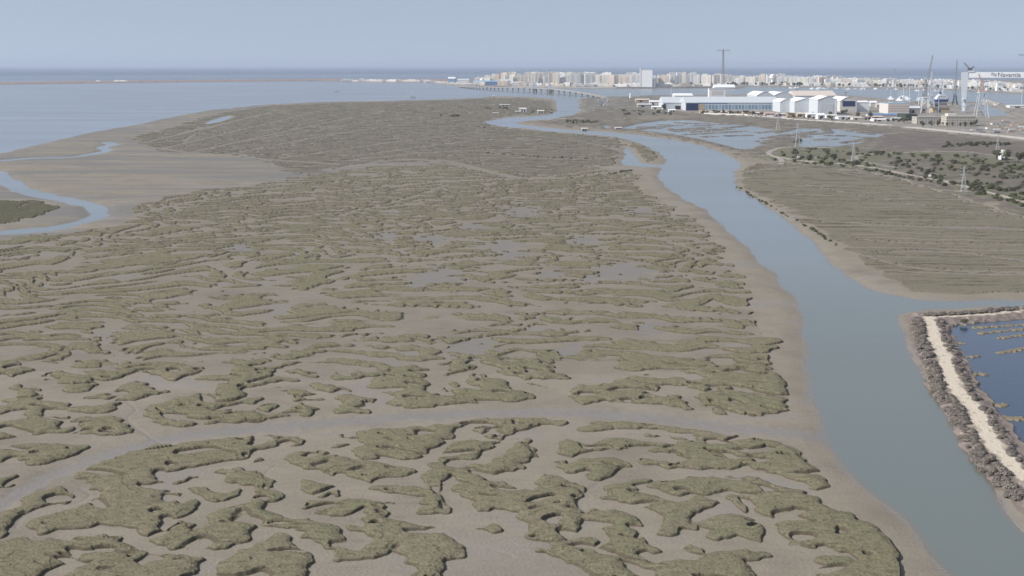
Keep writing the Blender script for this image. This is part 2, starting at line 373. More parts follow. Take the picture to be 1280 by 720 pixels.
V(U, [(120, 280), (160, 262), (250, 250), (440, 250), (560, 290), (620, 300), (700, 350), (780, 380), (850, 420), (900, 480), (990, 600), (820, 600), (760, 500), (700, 470), (640, 465), (600, 480), (560, 460), (540, 420), (500, 380),
      (440, 320), (400, 310), (430, 345), (420, 365), (390, 330), (360, 310), (430, 300), (380, 290), (300, 303), (200, 303)])
V(W, [(20, 80), (30, 45), (120, 20), (200, 10), (120, 45), (170, 70), (260, 100), (340, 110), (400, 85), (480, 115), (390, 145), (370, 150), (350, 185), (430, 180), (500, 160), (580, 165), (640, 190), (660, 268), (560, 235), (480, 260),
      (440, 245), (450, 215), (380, 195), (340, 180), (410, 225), (320, 215), (290, 245), (230, 235), (270, 190), (240, 150), (130, 110), (60, 95), (0, 100), (0, 85)])
V(W, [(-60, 135), (60, 130), (160, 170), (165, 210), (150, 240), (90, 270), (40, 300), (0, 310), (-60, 300), (50, 265), (40, 235), (0, 210), (-60, 205), (80, 205), (60, 185), (-60, 180)])
V(W, [(-20, 320), (60, 290), (130, 260), (200, 285), (260, 300), (230, 320), (150, 290), (140, 310), (170, 345), (300, 350), (400, 340), (410, 315), (340, 300), (350, 280), (400, 290), (420, 315), (520, 305), (590, 290), (640, 310),
      (700, 325), (600, 335), (590, 360), (640, 480), (300, 480), (210, 380), (130, 350), (60, 350), (110, 380), (20, 350), (0, 340)])
V(W, [(-40, 345), (0, 340), (90, 375), (160, 400), (180, 480), (-60, 480)])
V(W, [(880, 345), (890, 325), (960, 330), (1060, 345), (1110, 380), (1130, 480), (870, 480)])
RV = Raster(-420, 420, 100, 430, 0.45)
Xs, Ys = RV.X.copy(), RV.Y.copy()
RV.X = Xs + 0.5 * samp(N_EDGE, Xs / 2, Ys) + 0.6 * samp(N_ISL2, Xs / 2, Ys)
RV.Y = Ys + 0.28 * samp(N_EDGE, Xs / 2 + 91, Ys + 37) + 0.35 * samp(N_ISL2, Xs / 2 + 50, Ys + 80)
for w, v in VEG:
    m = pip(w, RV.X, RV.Y)
    RV.a[m] = v
RV.X, RV.Y = Xs, Ys
RV0 = RV.a.copy()
RV.a = blur(RV.a, 1.15)
RW = Raster(-420, 420, 100, 430, 0.45); RW.a = blur(RV0, 4.2)
# ------------------------------------------------------------------ terrain grid (plan-polar sheet, denser near the viewer)
Q = QUALITY
ths = np.radians(np.linspace(-27, 27, int(1750 * Q)))
rs = [285.0]
while rs[-1] < 350000:
    r = rs[-1]
    py_step = 0.62 / Q * (r * r + H * H) / (H * FPX)     # metres for ~0.62 photo px
    rs.append(r + min(py_step, 0.012 * r / Q))
rs = np.array(rs)
TH, RR = np.meshgrid(ths, rs)
NR, NC = TH.shape
X3 = (RR * np.sin(TH)).ravel(); Y3 = (RR * np.cos(TH)).ravel()     # world plan position of every vertex
px, py = to_px(X3, Y3)
x, y = G(px, py)                                                   # the same on the survey map
rad = np.hypot(x, y)

landN, insN = RN.get(x, y)
landF, _ = RF.get(x, y)
land = np.where(insN, landN, landF)
land[(rad > 9300)] = 0
dist_fade = np.clip(1 - rad / 2500, 0, 1)

J_M = samp(N_MID, x, y); J_I = samp(N_ISL, x, y); J_M2 = samp(N_MID, x + 500, y + 200)
def zone(pts, jit=3.0, smooth=True):
    jit = jit * (1 + sstep(330, 200, py) * 2.0)
    w = [G(*p) for p in (spoly(pts) if smooth else pts)]
    jx = x + jit * J_M + jit * .5 * J_I; jy = y + jit * J_M2
    return pip(w, jx, jy)

# vegetated zones
Z1 = zone([(-400, 312), (0, 300), (60, 296), (110, 290), (150, 284), (172, 275), (165, 262), (200, 250), (250, 240), (330, 232), (370, 224), (420, 214), (480, 208), (560, 206), (620, 212), (690, 222), (760, 214),
           (788, 214), (794, 238), (830, 256), (862, 275), (888, 300), (905, 330), (925, 352), (938, 372), (926, 384), (945, 398), (955, 412), (962, 430), (966, 442), (966, 470), (600, 470), (-700, 470)], 2.0, False)
Z3 = zone([(168, 172), (200, 164), (240, 152), (280, 141), (340, 132.5), (420, 129), (560, 126), (600, 123.5), (650, 123), (688, 127), (692, 138), (680, 143), (640, 145), (608, 150), (603, 153), (610, 157), (640, 161), (685, 166),
           (740, 170.5), (775, 175), (776, 185), (772, 205), (740, 213), (690, 220), (640, 216), (560, 205), (480, 203), (420, 210), (370, 220), (350, 210), (330, 200), (290, 193), (200, 190), (175, 180)], 2.0, False)
Z3b = zone([(790, 181), (810, 186), (822, 192), (815, 202), (806, 203), (803, 196)], 1.0)
Z4 = zone([(918, 228), (930, 215), (960, 206), (1000, 206), (1060, 214), (1120, 226), (1200, 250), (1290, 280), (1500, 330), (1500, 362), (1290, 367), (1200, 369), (1150, 367), (1110, 350), (1076, 327), (1062, 314), (1040, 296), (1005, 274), (965, 252), (935, 240)], 2.0, False)
Z5 = zone([(-300, 250), (0, 253), (30, 251), (50, 256), (68, 263), (50, 270), (20, 277), (0, 281), (-200, 290)], 1.0)
Z6 = zone([(920, 214), (935, 208), (960, 206), (1000, 212), (940, 222)], 1.0)
UP = zone([(700, 146), (730, 141), (760, 135), (790, 135), (830, 140), (1000, 150), (1150, 163), (1400, 190), (1700, 300), (1500, 330), (1285, 275), (1200, 247), (1120, 224), (1060, 212), (1000, 203), (965, 202),
           (935, 196), (920, 190), (870, 178), (800, 165), (750, 162), (690, 157), (660, 153), (690, 151)], 4.0, False)
YARD = zone([(727, 137), (720, 122), (765, 118), (810, 117), (1050, 116), (1110, 124), (1240, 124), (1800, 135), (1800, 220), (1290, 178), (1150, 163), (1000, 149), (830, 139), (790, 135), (745, 138)], 4.0, False)
CITY = (land > 0.3) & (py < 113.5) & (px > 395) | ((land > .3) & (py < 119) & (px > 1000))

# island pattern of the middle marsh, drawn out along the contour
wx = samp(N_WX, x, y); wy = samp(N_WY, x, y)
ang = 0.05 * samp(N_BIG, x, y)
xr = x * np.cos(ang) + y * np.sin(ang); yr = -x * np.sin(ang) + y * np.cos(ang)
f_mid = samp(N_ISL, xr / 3.2 + 1.8 * wx, yr * 1.12 + 2.0 * wy) + 0.36 * samp(N_ISL2, xr / 3.0 + 1.5 * wy, yr * .95 + 2 * wx) + 0.25 * samp(N_MID, x / 1.5, y)
f_mid += 0.10 * samp(N_EDGE, x / 3, y)
f_far = samp(N_ISL, xr / 5.0 + 2.0 * wx, yr * 0.75 + 2.0 * wy) + 0.45 * samp(N_ISL2, xr / 4.0, yr * .8) + 0.2 * samp(N_EDGE, x, y)
f_row = samp(N_ISL, x / 26.0 + .3 * wx, (y + .10 * x) * 1.3 + .8 * wy) + 0.7 * samp(N_ISL2, x / 22.0, (y + .07 * x) + .6 * wy)

Vf = np.full(x.shape, -1.0, np.float32)
t_far = sstep(300, 215, py)                      # islands merge into one another away from the viewer
mid = np.where(t_far > 0, f_mid * (1 - t_far) + f_far * t_far, f_mid) + 0.22 + 0.16 * t_far
Vf = np.where(Z1, mid * 0.75, Vf)
Vf = np.where(Z3, f_far * .7 + .80, Vf)
Vf = np.where(Z3b, f_far * .5 + 0.6, Vf)
Vf = np.where(Z4, f_row * .8 + 1.15, Vf)
Vf = np.where(Z5, f_far * .4 + 1.0, Vf)
Vf = np.where(Z6, f_far * .6 + 0.6, Vf)
# creeks cut through the marsh
C_A = samp(N_ISL2, x, y); C_B = samp(N_ISL2, x + 99, y)
def cut(pts, wid, soft=2.0, depth=2.2):
    global Vf
    w = [G(*p) for p in smooth_line(pts, 5)]
    d = stroke_d(w, x + 1.2 * C_A, y + 1.2 * C_B, wid + soft + 2)
    Vf = np.where(d < wid / 2 + soft, np.minimum(Vf, (d - wid / 2) / soft * .8 + 0.0), Vf)
for pts, wid in (([(250, 372), (330, 366), (390, 372), (440, 385), (520, 390), (600, 391), (680, 388), (720, 385), (800, 390), (880, 397), (960, 401)], 9),
                 ([(390, 372), (400, 362), (440, 352)], 6), ([(0, 330), (80, 318), (150, 305)], 4), ([(130, 415), (140, 440), (200, 470)], 5),
                 ([(120, 290), (200, 262), (300, 246), (420, 240), (560, 228), (690, 222)], 7),
                 ([(500, 201), (560, 203), (640, 222), (700, 224), (770, 215), (790, 209)], 12), ([(420, 214), (500, 200), (560, 206), (600, 214)], 9),
                 ([(560, 232), (460, 262), (300, 280), (180, 300)], 4), ([(800, 330), (700, 320), (560, 326), (430, 318)], 5),
                 ([(905, 330), (820, 300), (700, 296), (560, 300)], 5), ([(865, 275), (780, 262), (700, 250), (600, 252)], 4),
                 ([(920, 352), (840, 345), (760, 352), (640, 358), (500, 350)], 5), ([(270, 455), (330, 448), (400, 430), (500, 420), (620, 412), (760, 416)], 5),
                 ([(168, 182), (240, 192), (330, 200), (420, 206)], 10), ([(300, 150), (250, 165), (230, 178)], 5),
                 ([(604, 190), (680, 199), (768, 199)], 7), ([(185, 178), (260, 160), (345, 139)], 9), ([(205, 186), (300, 163), (400, 139)], 8), ([(245, 190), (360, 164), (480, 140)], 8), ([(300, 191), (420, 168), (560, 148)], 8), ([(350, 199), (480, 180), (600, 166)], 8), ([(220, 168), (300, 150), (370, 137)], 8), ([(420, 203), (560, 190), (770, 186)], 7), ([(440, 196), (600, 176), (700, 176)], 7), ([(300, 178), (470, 152), (600, 140)], 8), ([(650, 169), (730, 178), (775, 190)], 7),
                 ([(918, 218), (960, 212), (1010, 211), (1080, 222)], 6), ([(1075, 300), (1130, 305), (1290, 308)], 4), ([(1100, 318), (1180, 316), (1290, 330)], 4),
                 ([(1062, 316), (1150, 338), (1290, 343)], 4), ([(960, 262), (1060, 280), (1290, 290)], 4), ([(1000, 230), (1100, 250), (1290, 278)], 3)):
    cut(pts, wid)
# open mud hollows in the middle marsh
POOLS = [(548, 348, 30, 12), (780, 342, 34, 11), (652, 266, 26, 7), (628, 310, 26, 7), (690, 345, 14, 6), (588, 440, 34, 8), (712, 442, 18, 9), (815, 412, 16, 8), (606, 428, 18, 5), (485, 297, 14, 5), (540, 300, 22, 5),
         (590, 285, 18, 4), (805, 265, 16, 4), (730, 303, 20, 5), (520, 357, 10, 5), (300, 312, 14, 6), (740, 350, 8, 6), (640, 320, 20, 5)]
pool = np.zeros(x.shape, np.float32)
P_J = 0.28 * samp(N_ISL2, x / 2, y) + .15 * samp(N_ISL, x / 2, y)
for a, b, rx, ry in POOLS:
    d = np.hypot((px - a) / rx, (py - b) / ry) + P_J
    pool = np.maximum(pool, sstep(1.15, .75, d))
Vf = np.where(Z1, Vf - 3.0 * pool, Vf)
# hand surveyed islands nearer the viewer
rv, insv = RV.get(x, y)
near = np.clip((py - 448) / 14, 0, 1)
vn = (rv - 0.33) * 1.75 + 0.08 * samp(N_EDGE, x / 2, y) + 0.06 * samp(N_ISL2, x / 2, y)
# pockets and thin runnels on the larger islands
pk = samp(N_ISL2, x / 3.0 + 1.2 * wx + 60, y * .82 + 1.6 * wy) + .55 * samp(N_ISL, x / 2.2 + 30, y * .8 + wx) + .10 * samp(N_EDGE, x / 2, y)
vn = np.minimum(vn, (1.42 - pk) * .8)
vn = np.where(rv > .75, vn - 1.5 * sstep(1.45, 2.1, samp(N_ISL2, x / 2.4 + wx, y + 2 * wy)), vn)
Vf = np.where(insv & (py > 440), Vf * (1 - near) + vn * near, Vf)
Vf = np.where(~insv & (py > 448) & (px < 900), f_mid * .75 + .1, Vf)
Vf = np.minimum(Vf, (land - 0.93) * 18)
Vf = np.where(UP | YARD | CITY, -1.0, Vf)

# ground height
lz = (land - 0.5) * 2
hm = np.where(lz > 0, 0.95 * np.power(np.clip(lz, 0, 1), 1.4), 2.6 * lz)
hm += 0.05 * samp(N_ISL, x / 2, y) * (lz > .05) * dist_fade + 0.02 * samp(N_FINE, X3, Y3) * dist_fade
# cross creek and its wet thread
G_CR = [(-120, 690), (-40, 655), (0, 637), (60, 601), (120, 577), (180, 559), (240, 547), (330, 538), (420, 531), (520, 523), (620, 519), (720, 519), (820, 526), (900, 536), (980, 544), (1040, 549)]
wcr = [G(*p) for p in smooth_line(G_CR, 5)]
dcr = stroke_d(wcr, x + .5 * samp(N_ISL2, x, y), y + .4 * samp(N_ISL2, x + 9, y), 16)
hm -= 0.30 * np.exp(-(dcr / 5.0) ** 2)
wet = 1.0 * np.exp(-(np.maximum(dcr - 1.4, 0) / 1.8) ** 2)
THREADS = [[(150, 500), (170, 515), (160, 528), (185, 548), (200, 556)], [(0, 590), (40, 585), (90, 582)], [(345, 585), (330, 600), (345, 615), (360, 622)], [(100, 615), (112, 622), (100, 632), (60, 640)],
           [(20, 665), (30, 650), (60, 645), (100, 640)], [(150, 680), (165, 690), (172, 700)], [(256, 705), (290, 700), (330, 690)], [(545, 700), (600, 690), (640, 700)], [(730, 620), (745, 610), (760, 600)]]
for t in THREADS:
    d = stroke_d([G(*p) for p in smooth_line(t, 6)], x, y, 6)
    hm -= 0.10 * np.exp(-(d / .5) ** 2)
    wet = np.maximum(wet, .5 * np.exp(-(d / .4) ** 2))
wet = np.maximum(wet, pool * .95)
wet = np.maximum(wet, sstep(.28, .03, hm) * .8)
wet = np.maximum(wet, .55 * sstep(.9, 1.7, samp(N_MID, x / 2, y) + .4 * samp(N_ISL, x / 2, y)))
wetflat = zone([(500, 720), (520, 690), (600, 660), (680, 690), (720, 720), (700, 740)], 2)
wet = np.maximum(wet, wetflat * .35)

rd_ = random.Random(4)
PANP = np.array([(780, 160), (802, 155), (830, 151.5), (880, 153), (930, 157), (968, 163.5), (1000, 161.5), (1040, 161.5), (1100, 168), (1090, 172), (1050, 181), (1005, 183), (940, 184), (880, 174), (845, 167.5), (805, 163)], float)
for k_ in range(26):
    a0 = rd_.uniform(790, 1080); b0 = rd_.uniform(152, 182); ln = rd_.uniform(14, 42)
    if pip(PANP, np.array([a0, a0 + ln]), np.array([b0, b0 - ln * .05])).all():
        DYKES = DYKES + ([(a0, b0), (a0 + ln, b0 - ln * rd_.uniform(.02, .09))],)
DJ = y + .6 * samp(N_ISL2, x / 4, y); brk = samp(N_ISL, x / 2, y / 2 + 300) > -1.1
for a_ in DYKES:
    d = stroke_d([G(*p) for p in a_], x, DJ, 34)
    hm = np.where(brk & (py < 190), np.maximum(hm, -.5 + 1.5 * sstep(13, 4, d)), hm)
rl = samp(N_STR, x / 2.2 + wx, y / 1.2) 
hm -= .05 * sstep(1.2, 2.4, rl) * sstep(.05, .3, lz) * dist_fade
# higher ground
hm = np.where(YARD & (land > .5), np.maximum(hm, 1.8), hm)
hm = np.where(CITY, 3.0, hm)
hm = np.where(UP & (land > .6), hm + .5 + .25 * samp(N_MID, x / 2, y) + .1 * samp(N_ISL, x, y), hm)
# dyke and pond on the right
DYKE = [(1161, 400), (1167, 422), (1181, 454), (1193, 487), (1213, 511), (1229, 539), (1245, 567), (1265, 588), (1281, 604), (1330, 650), (1400, 720)]
DYKE_T = [(1161, 400), (1209, 397.8), (1241, 395.5), (1281, 391.5), (1340, 388), (1480, 380)]
wd = [G(*p) for p in smooth_line(DYKE, 6)]; wt = [G(*p) for p in smooth_line(DYKE_T, 6)]
dk = stroke_d(wd, x, y, 30); dt = stroke_d(wt, x, y, 30)
pondm = pip([G(*p) for p in spoly(POND)], x + .7 * samp(N_ISL, x, y), y + .9 * samp(N_ISL2, x, y))
prad = samp(N_ISL2, x, y)
hm = np.where(pondm, -0.6, hm)
dyk = np.maximum(sstep(10.0, 4.5, dk + .7 * prad), sstep(7.5, 3.0, dt + .4 * prad))
hm = np.maximum(hm, np.where(dyk > 0, -.3 + 2.1 * dyk + .05 * samp(N_FINE, X3, Y3), -9))
SPITS = [([(1216, 410.5), (1250, 408.5), (1290, 406)], 1.6), ([(1224, 417.5), (1250, 414.5), (1290, 411.5)], 1.8), ([(1248, 423.5), (1268, 421), (1290, 417)], 1.8), ([(1248, 442), (1265, 439.5), (1290, 434)], 2.2),
         ([(1196, 448.5), (1224, 446)], 1.2), ([(1206, 470), (1232, 468.5)], 2.0), ([(1225, 502), (1250, 508), (1256, 507)], 2.6), ([(1236, 520), (1262, 524), (1276, 524)], 3.0), ([(1190, 429), (1206, 430)], 1.3)]
spit = np.zeros(x.shape, np.float32)
for pts, wid in SPITS:
    d = stroke_d([G(*p) for p in pts], x + .3 * samp(N_FINE, X3, Y3), y + .4 * samp(N_EDGE, x, y), wid * 2 + 2)
    s_ = sstep(wid * .75, wid * .3, d)
    spit = np.maximum(spit, s_)
hm = np.where(pondm, np.maximum(hm, -.6 + 1.15 * spit), hm)
Vf = np.where((dyk > 0.02) | pondm, -1, Vf)
Vf = np.where((py > 384) & (px > 1125), -1, Vf)
Vf[rad > 5000] = -1

# marsh edge scarps
ter1 = samp(N_ISL2, xr / 2.8 + 2 * wx, yr * 1.15 + 2.5 * wy) + .35 * samp(N_STR, X3 / 2.5, Y3 / 1.6)
ter2 = samp(N_ISL, xr / 3.2 - 2 * wy, yr * 1.2 - 3 * wx) + .3 * samp(N_ISL2, x / 3, y)
terr = .78 + .22 * sstep(-.10, .12, ter1 + .65)
relief = np.where(Z4 | Z3, .55, 1.0)
dome, _ = RW.get(x, y)
vh = sstep(0.0, 0.42, Vf) * (.52 + .10 * (1 - near)) * terr * relief + .12 * sstep(.2, 1.3, Vf) + .36 * near * sstep(.45, 1.0, dome) * sstep(0, .5, Vf) + 0.022 * sstep(0.1, .6, Vf) * (samp(N_STR, X3 / 2.5, Y3 / 1.6) + .8 * samp(N_FINE, X3, Y3) + .8 * samp(N_TUFT, X3, Y3)) * dist_fade

# ------------------------------------------------------------------ ground colours (what each patch is made of)
def rgb(a, b, c): return np.array((a, b, c), np.float32)
n1 = samp(N_MID, x / 2, y); n2 = samp(N_ISL, x / 2, y); n3 = samp(N_FINE, X3, Y3); nb = samp(N_BIG, x, y)
def mixc(c, col, t):
    return c + (col - c) * t[:, None]
col = np.tile(rgb(.254, .222, .178), (x.size, 1))
col *= (1 + .055 * n1 + .035 * n2 + .035 * n3 - .05 * np.clip(samp(N_STR, x / 5, y * .8), 0, 2))[:, None]
col = mixc(col, rgb(.256, .226, .170), np.clip(.35 + .35 * nb, 0, .8) * .5)
col = mixc(col, rgb(.232, .214, .196), wet * .9)
col = mixc(col, rgb(.165, .150, .122), sstep(.2, .6, Z1 * .5 + Z3 * 1.0 + Z4 * 1.0) * .35)
up_c = rgb(.172, .150, .120) * (1 + .12 * n1 + .10 * n2)[:, None]
FLAT = (px < 620) & (py < 300) & ~Z1 & ~Z3
col = mixc(col, rgb(.190, .180, .165), FLAT * np.clip(.55 + .35 * samp(N_BIG, x / 3, y * 2) + .2 * samp(N_MID, x / 5, y * 1.5), 0, 1))
col = np.where(UP[:, None], up_c, col)
GREEN = zone([(960, 205), (970, 190), (1005, 185), (1060, 184), (1090, 190), (1180, 192), (1245, 196), (1290, 205), (1400, 230), (1400, 290), (1290, 262), (1200, 236), (1160, 215), (1110, 200), (1080, 215), (1030, 208)], 6, False)
col = mixc(col, rgb(.150, .156, .085), (GREEN & UP) * np.clip(.60 + .5 * n1 + .35 * n2, 0, 1))
DRYB = zone([(1110, 196), (1180, 200), (1290, 215), (1400, 240), (1290, 245), (1180, 222)], 5, False)
col = mixc(col, rgb(.165, .135, .112), DRYB * np.clip(.5 + .3 * n1, 0, 1))
col = mixc(col, rgb(.145, .122, .108), zone([(1090, 172), (1160, 168), (1290, 185), (1400, 200), (1290, 200), (1180, 190), (1110, 186)], 5, False) * .7)
yd = rgb(.27, .245, .215) * (1 + .10 * n1 + .12 * samp(N_ISL, x / 3, y / 3))[:, None]
col = np.where(YARD[:, None], yd, col)
col = mixc(col, rgb(.15, .14, .11), (YARD & (px < 840)) * np.clip(.6 + .5 * n1, 0, 1))
col = mixc(col, rgb(.24, .205, .15), zone([(785, 148), (830, 144.5), (880, 146.5), (840, 149), (800, 150)], 3) * .7)
city_c = rgb(.24, .22, .20) * (1 + .15 * samp(N_BIG, x, y))[:, None]
col = np.where(CITY[:, None], city_c, col)
barm = (py < 108) & (px < 560) & (land > .2)
hm = np.where(barm & (px < 425), 9.0, hm)
col = np.where(barm[:, None], rgb(.30, .21, .17)[None, :] * np.ones((x.size, 1), np.float32), col)
bank_c = rgb(.215, .175, .155)
col = mixc(col, bank_c, (dyk > .02) * 1.0)
sandp = np.maximum(sstep(3.5, 1.9, dk + .45 * prad + .2 * n3), sstep(2.9, 1.5, dt + .35 * prad))
col = mixc(col, rgb(.60, .53, .43), sandp)
col = mixc(col, rgb(.40, .35, .28), np.clip(samp(N_EDGE, x, y) - 1.0, 0, 1) * (dyk > .5))
col = mixc(col, rgb(.22, .185, .125), np.clip(spit * 1.5, 0, 1) * pondm)
shal = pondm & (spit < .1) & (samp(N_ISL, x / 3, y * 2) > 1.4)
# paths and pale embankments
def track(pts, wid, c, t=1.0):
    global col, hm
    w = [G(*p) for p in smooth_line(pts, 5)]
    d = stroke_d(w, x, y, wid + 8)
    m = sstep(wid * .62, wid * .38, d + .5 * n2)
    col = mixc(col, rgb(*c), m * t)
    hm = np.where(m > .5, np.maximum(hm, 1.75), hm)
track([(935, 145.2), (965, 147.2), (1000, 150.2), (1040, 152.8), (1080, 155.3), (1108, 157.2)], 22, (.66, .62, .56))
track([(895, 141.8), (930, 145)], 10, (.38, .35, .31))
track([(1140, 160.5), (1170, 163.4), (1200, 166.5), (1240, 170), (1290, 175.5)], 30, (.56, .52, .46))
track([(1140, 159), (1200, 163), (1290, 168)], 6, (.40, .37, .33))
track([(700, 149.2), (740, 148.2), (780, 148.5)], 7, (.42, .39, .34))
track([(978, 207), (976, 200), (964, 196), (962, 191), (975, 186.5), (998, 184.5), (1040, 186.3)], 6.5, (.34, .31, .275))
track([(962, 196), (985, 200), (1020, 204), (1062, 207), (1100, 213), (1130, 219), (1170, 226), (1200, 233), (1230, 241), (1290, 257)], 6.5, (.42, .375, .31))
track([(1120, 211), (1090, 206), (1072, 200), (1072, 196.5), (1090, 194), (1140, 191.5), (1200, 191), (1232, 194), (1290, 203)], 5.0, (.33, .30, .26))
track([(1020, 199), (1050, 200.5), (1062, 202)], 5, (.36, .32, .26))
track([(758, 121), (756, 125), (752, 129), (754, 136)], 12, (.16, .155, .16))
track([(1222, 148), (1250, 149.5), (1290, 153)], 16, (.30, .25, .18), .7)

veg = np.tile(rgb(.190, .174, .112), (x.size, 1))
veg = mixc(veg, rgb(.180, .174, .108), np.clip(.5 + .5 * samp(N_BIG, x + 700, y), 0, 1) * .8)
veg = mixc(veg, rgb(.212, .184, .126), np.clip(.15 + .4 * n1 + .25 * n2, 0, 1) * .8)
veg = mixc(veg, rgb(.150, .144, .095), np.clip(-.2 + .4 * samp(N_EDGE, x / 1.6, y) + .3 * n2, 0, 1) * .6)
veg *= (1 + .06 * n3 + .04 * samp(N_TUFT, X3, Y3) + .07 * samp(N_STR, X3 / 2.5, Y3 / 1.6))[:, None]
veg = mixc(veg, rgb(.19, .165, .125), np.clip(.45 * samp(N_STR, X3 / 3, Y3 / 1.6) + .35 * samp(N_EDGE, x / 3, y) - .35, 0, 1) * .45)     # mud showing through
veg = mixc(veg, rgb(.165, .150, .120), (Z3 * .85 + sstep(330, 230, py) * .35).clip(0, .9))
veg = mixc(veg, rgb(.190, .174, .132), Z4 * .8 + Z3 * .5 * np.clip(samp(N_ISL, x / 9, y * 1.2), 0, 1))
veg = mixc(veg, rgb(.075, .078, .045), Z5 * .7)
fur = samp(N_ISL2, x / 26 + .3 * wx, (y + .08 * x) * 1.1 + 1.2 * wy) + .4 * samp(N_EDGE, x / 12, y)
fur3 = samp(N_ISL, x / 7 + wx, y * .8 + 2.5 * wy) + .6 * samp(N_ISL2, x / 5, y * .7) + .5 * samp(N_MID, x / 2, y)
veg = mixc(veg, rgb(.085, .078, .055), Z4 * sstep(.7, 1.5, fur) * .75)
veg = mixc(veg, rgb(.085, .075, .055), Z3 * sstep(.6, 1.9, fur3) * .7)
veg = mixc(veg, rgb(.215, .195, .155), Z3 * sstep(.7, 1.8, -fur3) * .5)
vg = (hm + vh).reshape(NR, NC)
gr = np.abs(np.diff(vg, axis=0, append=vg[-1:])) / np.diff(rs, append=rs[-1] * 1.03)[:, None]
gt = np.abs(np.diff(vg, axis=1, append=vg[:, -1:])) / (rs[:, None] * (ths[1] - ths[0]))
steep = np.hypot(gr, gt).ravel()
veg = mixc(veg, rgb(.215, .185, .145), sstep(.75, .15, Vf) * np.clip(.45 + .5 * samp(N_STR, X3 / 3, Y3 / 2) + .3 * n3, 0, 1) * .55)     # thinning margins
veg = mixc(veg, rgb(.075, .062, .045), sstep(.15, .48, steep / np.clip(650 / np.hypot(X3, Y3), .5, 1)) * .75)       # dark brown on the little cliffs, by slope
veg = np.clip(veg, .02, .6)

def grid_mesh(name, zz, keep_face=None, colr=None, extra=None, smooth=True):
    ii = np.arange(NR * NC).reshape(NR, NC)
    f = np.stack([ii[:-1, :-1], ii[:-1, 1:], ii[1:, 1:], ii[1:, :-1]], -1).reshape(-1, 4)
    f = f[:, ::-1]
    if keep_face is not None:
        f = f[keep_face]
    used = np.unique(f)
    remap = np.full(NR * NC, -1, np.int64); remap[used] = np.arange(used.size)
    f = remap[f]
    me = bpy.data.meshes.new(name)
    co = np.stack([X3[used], Y3[used], zz[used]], -1).astype(np.float32)
    me.vertices.add(used.size); me.vertices.foreach_set('co', co.ravel())
    me.loops.add(f.size); me.loops.foreach_set('vertex_index', f.ravel().astype(np.int32))
    me.polygons.add(len(f)); me.polygons.foreach_set('loop_start', (np.arange(len(f)) * 4).astype(np.int32))
    me.polygons.foreach_set('loop_total', np.full(len(f), 4, np.int32))
    me.polygons.foreach_set('use_smooth', np.full(len(f), smooth))
    me.update(calc_edges=True)
    if colr is not None:
        at = me.attributes.new('Col', 'FLOAT_COLOR', 'POINT')
        at.data.foreach_set('color', np.concatenate([colr[used], np.ones((used.size, 1), np.float32)], 1).astype(np.float32).ravel())
    for k, v in (extra or {}).items():
        at = me.attributes.new(k, 'FLOAT', 'POINT')
        at.data.foreach_set('value', v[used].astype(np.float32))
    o = bpy.data.objects.new(name, me); C.objects.link(o)
    return o

def fmax(a):
    a = a.reshape(NR, NC)
    return np.maximum(np.maximum(a[:-1, :-1], a[:-1, 1:]), np.maximum(a[1:, 1:], a[1:, :-1])).ravel()
def fmin(a):
    return -fmax(-a)

# ------------------------------------------------------------------ materials
def new_mat(name):
    m = bpy.data.materials.new(name); m.use_nodes = True
    return m, m.node_tree, m.node_tree.nodes['Principled BSDF']
def node(t, ty, **kw):
    n = t.nodes.new(ty)
    for k, v in kw.items(): setattr(n, k, v)
    return n
def ground_mat(name, rough, spec, scale, bump, dist, amt):
    m, t, b = new_mat(name)
    a = node(t, 'ShaderNodeAttribute', attribute_name='Col')
    tc = node(t, 'ShaderNodeTexCoord')
    n = node(t, 'ShaderNodeTexNoise'); n.inputs['Scale'].default_value = scale; n.inputs['Detail'].default_value = 6; n.inputs['Roughness'].default_value = .65
    t.links.new(tc.outputs['Object'], n.inputs['Vector'])
    mr = node(t, 'ShaderNodeMapRange'); mr.inputs['From Min'].default_value = .3; mr.inputs['From Max'].default_value = .7
    mr.inputs['To Min'].default_value = 1 - amt; mr.inputs['To Max'].default_value = 1 + amt
    t.links.new(n.outputs['Fac'], mr.inputs['Value'])
    vm = node(t, 'ShaderNodeVectorMath', operation='SCALE')
    t.links.new(a.outputs['Color'], vm.inputs[0]); t.links.new(mr.outputs[0], vm.inputs['Scale'])
    t.links.new(vm.outputs[0], b.inputs['Base Color'])
    bp = node(t, 'ShaderNodeBump'); bp.inputs['Strength'].default_value = bump; bp.inputs['Distance'].default_value = dist
    t.links.new(n.outputs['Fac'], bp.inputs['Height']); t.links.new(bp.outputs[0], b.inputs['Normal'])
    b.inputs['Roughness'].default_value = rough
    b.inputs['Specular IOR Level'].default_value = spec
    return m, t, b
m_mud, t, b = ground_mat('mud', .8, .3, .35, .25, .25, .06)
wa = node(t, 'ShaderNodeAttribute', attribute_name='wet')
mr = node(t, 'ShaderNodeMapRange'); mr.inputs['To Min'].default_value = .85; mr.inputs['To Max'].default_value = .55
t.links.new(wa.outputs['Fac'], mr.inputs['Value']); t.links.new(mr.outputs[0], b.inputs['Roughness'])
m_veg, t, b = ground_mat('saltmarsh_plants', .95, .1, .7, .5, .3, .12)

